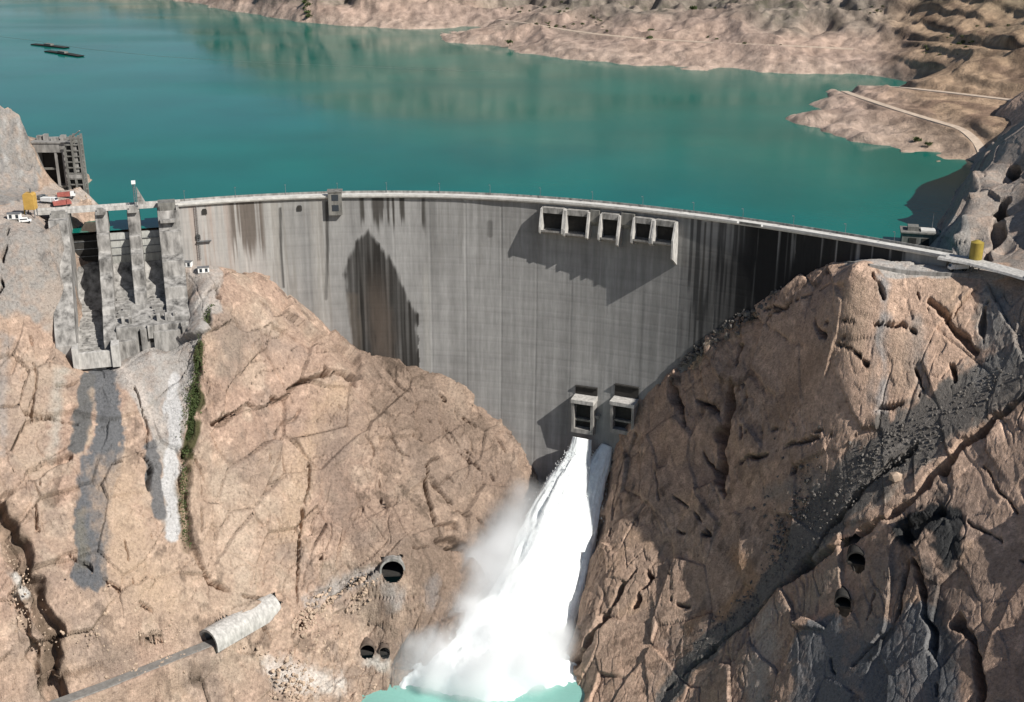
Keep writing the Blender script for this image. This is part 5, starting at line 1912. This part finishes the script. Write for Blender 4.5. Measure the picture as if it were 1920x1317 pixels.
# ------------------------------------------------------------------ floating pontoons and boom
def pontoon(px0, py0, px1, py1, label):
    a, b = U(px0, py0, z=Z_LAKE), U(px1, py1, z=Z_LAKE)
    c = (a + b) / 2
    ln = np.linalg.norm(b - a)
    e = empty("pontoon", tuple(c), label, "pontoon", "dark pontoons on the reservoir", math.atan2(b[1] - a[1], b[0] - a[0]))
    m = MB()
    h = ln / 2
    m.prism([(-h, 0.9), (-h * 0.88, -0.5), (h * 0.88, -0.5), (h, 0.9), (h * 0.3, 1.3), (-h * 0.4, 1.1)], -3.4, 3.4, 'y')
    m.build("hull", M['black'], e)
    m = MB()
    m.box(-h * 0.25, h * 0.15, -2.0, 2.0, 1.0, 2.6)
    m.build("deck_house", M['dull'], e)


pontoon(62, 84, 126, 91, "longer dark flat pontoon floating far out on the lake")
pontoon(88, 97, 153, 107, "dark flat pontoon nearest the dam of the pair on the lake")
bo = MB()
bp = [U(a, b, z=Z_LAKE) for a, b in ((-60, 62), (60, 76), (160, 92), (300, 106), (420, 114), (560, 121), (700, 126), (840, 132), (960, 134))]
for a, b in zip(bp[:-1], bp[1:]):
    n_ = max(1, int(np.linalg.norm(b - a) / 6))
    for k in range(n_):
        p0 = a + (b - a) * (k + 0.08) / n_
        p1 = a + (b - a) * (k + 0.92) / n_
        bo.tube((p0[0], p0[1], Z_LAKE + 0.02), (p1[0], p1[1], Z_LAKE + 0.02), 0.12, n=6)
    bo.tube((a[0], a[1], Z_LAKE), (b[0], b[1], Z_LAKE), 0.08, n=5)
tag(bo.build("floating_boom", M['dull']), "thin floating boom line strung across the far lake", "boom")

# ------------------------------------------------------------------ shrubs, undergrowth and loose rock
def leaf_mesh(name, n, rx, rz, leaf, mat, seed):
    r = np.random.default_rng(seed)
    vs, fs = [], []
    cl = r.normal(0, 0.5, (7, 3)) * np.array([rx, rx, rz * 0.6]) + np.array([0, 0, rz])
    for i in range(n):
        c = cl[r.integers(0, 7)] + r.normal(0, 0.33, 3) * np.array([rx, rx, rz * 0.7])
        u = r.normal(0, 1, 3)
        u /= np.linalg.norm(u)
        w = np.cross(u, r.normal(0, 1, 3))
        w /= np.linalg.norm(w)
        s = leaf * r.uniform(0.6, 1.4)
        b = len(vs)
        vs += [c + u * s, c + w * s * 0.6, c - u * s, c - w * s * 0.6]
        fs.append((b, b + 1, b + 2, b + 3))
    me = bpy.data.meshes.new(name)
    me.from_pydata([tuple(v) for v in vs], [], fs)
    me.materials.append(mat)
    return me


stem = MB()
stem.tube((0, 0, -1.5), (0.2, 0, 1.2), 0.28, 0.16, 6)
for a in (0.3, 2.2, 4.3):
    stem.tube((0.1, 0, 0.6), (1.5 * math.cos(a), 1.5 * math.sin(a), 2.6), 0.14, 0.06, 5)
sobj = stem.build("stem", M['bark'])
stem_me = sobj.data
bpy.data.objects.remove(sobj)
SH = [leaf_mesh("shrub_crown", 260, 2.0, 1.5, 0.42, M['leaf'], 5), leaf_mesh("shrub_crown", 220, 2.3, 1.3, 0.45, M['leaf2'], 6)]


def shrub(p, s, k, label, group):
    e = empty("shrub", (p[0], p[1], p[2]), label, "shrub", group, random.uniform(0, 6.28))
    e.scale = (s, s, s * random.uniform(0.8, 1.25))
    c = bpy.data.objects.new("crown", SH[k])
    COL.objects.link(c)
    c.parent = e
    t = bpy.data.objects.new("stem", stem_me)
    COL.objects.link(t)
    t.parent = e
    return e


def hgt(px, py):
    return HILL.hit(px, py, 690, 2300)


for px, py, s, lb in ((1222, 62, 2.4, "tall dark shrub on the peninsula above the track"), (1218, 74, 1.6, "dark shrub just below the track on the far peninsula"), (956, 82, 2.0, "dark shrub low on the tip slope of the far peninsula"),
                      (1720, 266, 1.5, "green shrub at the waterline of the near peninsula"), (1740, 274, 1.3, "smaller green shrub right of the waterline shrub"), (1415, 20, 3.0, "dark shrub in the gully between two far slopes"),
                      (1400, 45, 2.4, "dark shrub at the foot of the far gully"), (1900, 80, 2.6, "dark shrub on the bench of the orange hill"), (1300, 20, 2.2, "dark shrub halfway up the far slope")):
    shrub(hgt(px, py), s * 0.7, 0, lb, None)
for k, (px, py) in enumerate(((576, 2), (574, 8), (578, 14), (574, 20), (577, 27), (580, 34))):
    shrub(hgt(px, py), 1.7, 0, "dark green shrub in the row climbing the far shore gully", "shrubs in the far shore gully")
cnt = 0
for _ in range(700):
    px, py = random.uniform(900, 1915), random.uniform(-5, 105)
    q = hgt(px, py)
    if q[2] < 4 or q[1] > 2200 or vnoise(np.array([[q[0], q[1], 0.0]]), 60.0, 5)[0] < 0.0:
        continue
    shrub(q, random.uniform(0.35, 0.85), cnt % 2, "small scattered shrub on the dry hills across the reservoir", "scattered shrubs on the far hills")
    cnt += 1
    if cnt >= 170:
        break


def strip_points(pxs, fld, y0, y1, n, spread):
    L3 = np.array([fld.hit(a, b, y0, y1) for a, b in pxs])
    s = np.concatenate([[0], np.cumsum(np.linalg.norm(np.diff(L3, axis=0), axis=1))])
    t = RNG.random(n) * s[-1]
    x = np.interp(t, s, L3[:, 0]) + RNG.normal(0, spread, n)
    y = np.interp(t, s, L3[:, 1]) + RNG.normal(0, spread * 0.6, n)
    return np.stack([x, y, fld(x, y)], -1)


vs, fs = [], []
for pxs, n, spread in (([(376, 640), (366, 720), (360, 780)], 900, 1.0), ([(366, 740), (358, 800), (352, 850)], 2200, 1.8), ([(350, 860), (344, 940), (350, 1020)], 700, 0.9), ([(400, 575), (385, 610)], 250, 0.8)):
    for q in strip_points(pxs, LEFT, 390, 560, n, spread):
        s = RNG.uniform(0.2, 0.55)
        u = RNG.normal(0, 1, 3); u /= np.linalg.norm(u)
        w = np.cross(u, RNG.normal(0, 1, 3)); w /= np.linalg.norm(w)
        c = q + np.array([0, -0.4, RNG.uniform(-1.2, 1.4)])
        b = len(vs)
        vs += [c + u * s, c + w * s * 0.6, c - u * s, c - w * s * 0.6]
        fs.append((b, b + 1, b + 2, b + 3))
mb = MB()
mb.v, mb.f = [tuple(v) for v in vs], fs
tag(mb.build("undergrowth", M['leaf']), "green moss and undergrowth lining the narrow ravine", "undergrowth", kind='stuff')

ico = bmesh.new()
bmesh.ops.create_icosphere(ico, subdivisions=1, radius=1)
iv = np.array([v.co[:] for v in ico.verts])
ifc = [tuple(v.index for v in f.verts) for f in ico.faces]
ico.free()


def rubble(name, specs, mat, label):
    vs, fs = [], []
    for pxs, fld, y0, y1, n, spread, smin, smax in specs:
        for q in strip_points(pxs, fld, y0, y1, n, spread):
            s = smin + (smax - smin) * RNG.random() ** 3
            b = len(vs)
            v = iv * RNG.uniform(0.6, 1.25, (len(iv), 1)) * RNG.uniform(0.6, 1.3, 3) * s
            a = RNG.uniform(0, 6.28)
            rt_ = np.array([[math.cos(a), -math.sin(a), 0], [math.sin(a), math.cos(a), 0], [0, 0, 1]])
            vs += (v @ rt_.T + q + np.array([0, 0, s * 0.2])).tolist()
            fs += [(i + b, j + b, k + b) for i, j, k in ifc]
    mb = MB()
    mb.v, mb.f = [tuple(v) for v in vs], fs
    tag(mb.build(name, mat), label, "rubble", kind='stuff')


M['stone_r'] = mat_plain("grey_scree", (0.14, 0.128, 0.115), 0.95, 0.4, 0.5)
M['stone_l'] = mat_plain("tan_boulders", (0.42, 0.32, 0.24), 0.95, 0.4, 0.35)
rubble("rubble", [([(1900, 690), (1800, 760), (1680, 840), (1580, 930), (1500, 1020), (1430, 1100), (1330, 1200)], RIGHT, 300, 560, 1800, 6.5, 0.12, 0.75),
                  ([(1440, 920), (1500, 940), (1480, 1040)], RIGHT, 300, 560, 500, 6, 0.25, 1.1),
                  ([(1460, 540), (1400, 590), (1340, 630), (1280, 680)], RIGHT, 300, 600, 500, 2.0, 0.3, 1.4)], M['stone_r'], "grey loose scree and stones along the diagonal gully")
rubble("rubble", [([(150, 1180), (230, 1220), (330, 1200)], LEFT, 380, 560, 350, 6, 0.2, 0.9), ([(560, 1180), (620, 1130), (690, 1090)], LEFT, 380, 560, 350, 2.5, 0.3, 1.3),
                  ([(500, 1290), (600, 1280)], LEFT, 380, 560, 350, 6, 0.25, 1.1), ([(60, 400), (130, 395), (160, 360)], LEFT, 480, 700, 250, 5, 0.2, 0.8), ([(10, 1050), (60, 1200)], LEFT, 380, 560, 160, 4, 0.25, 0.9),
                  ([(600, 1210), (660, 1260), (700, 1280)], LEFT, 380, 560, 300, 4, 0.3, 1.4)], M['stone_l'], "pale tan boulders and stones lying on the left bank")
q = RIGHT.hit(1678, 900, 300, 560)
v = iv * RNG.uniform(0.85, 1.2, (len(iv), 1)) * np.array([2.6, 2.2, 2.3])
mb = MB()
mb.add((v + q + np.array([0, -0.6, 1.2])).tolist(), ifc)
tag(mb.build("boulder", M['stone_l']), "single large pale boulder lying on the grey scree gully", "boulder")
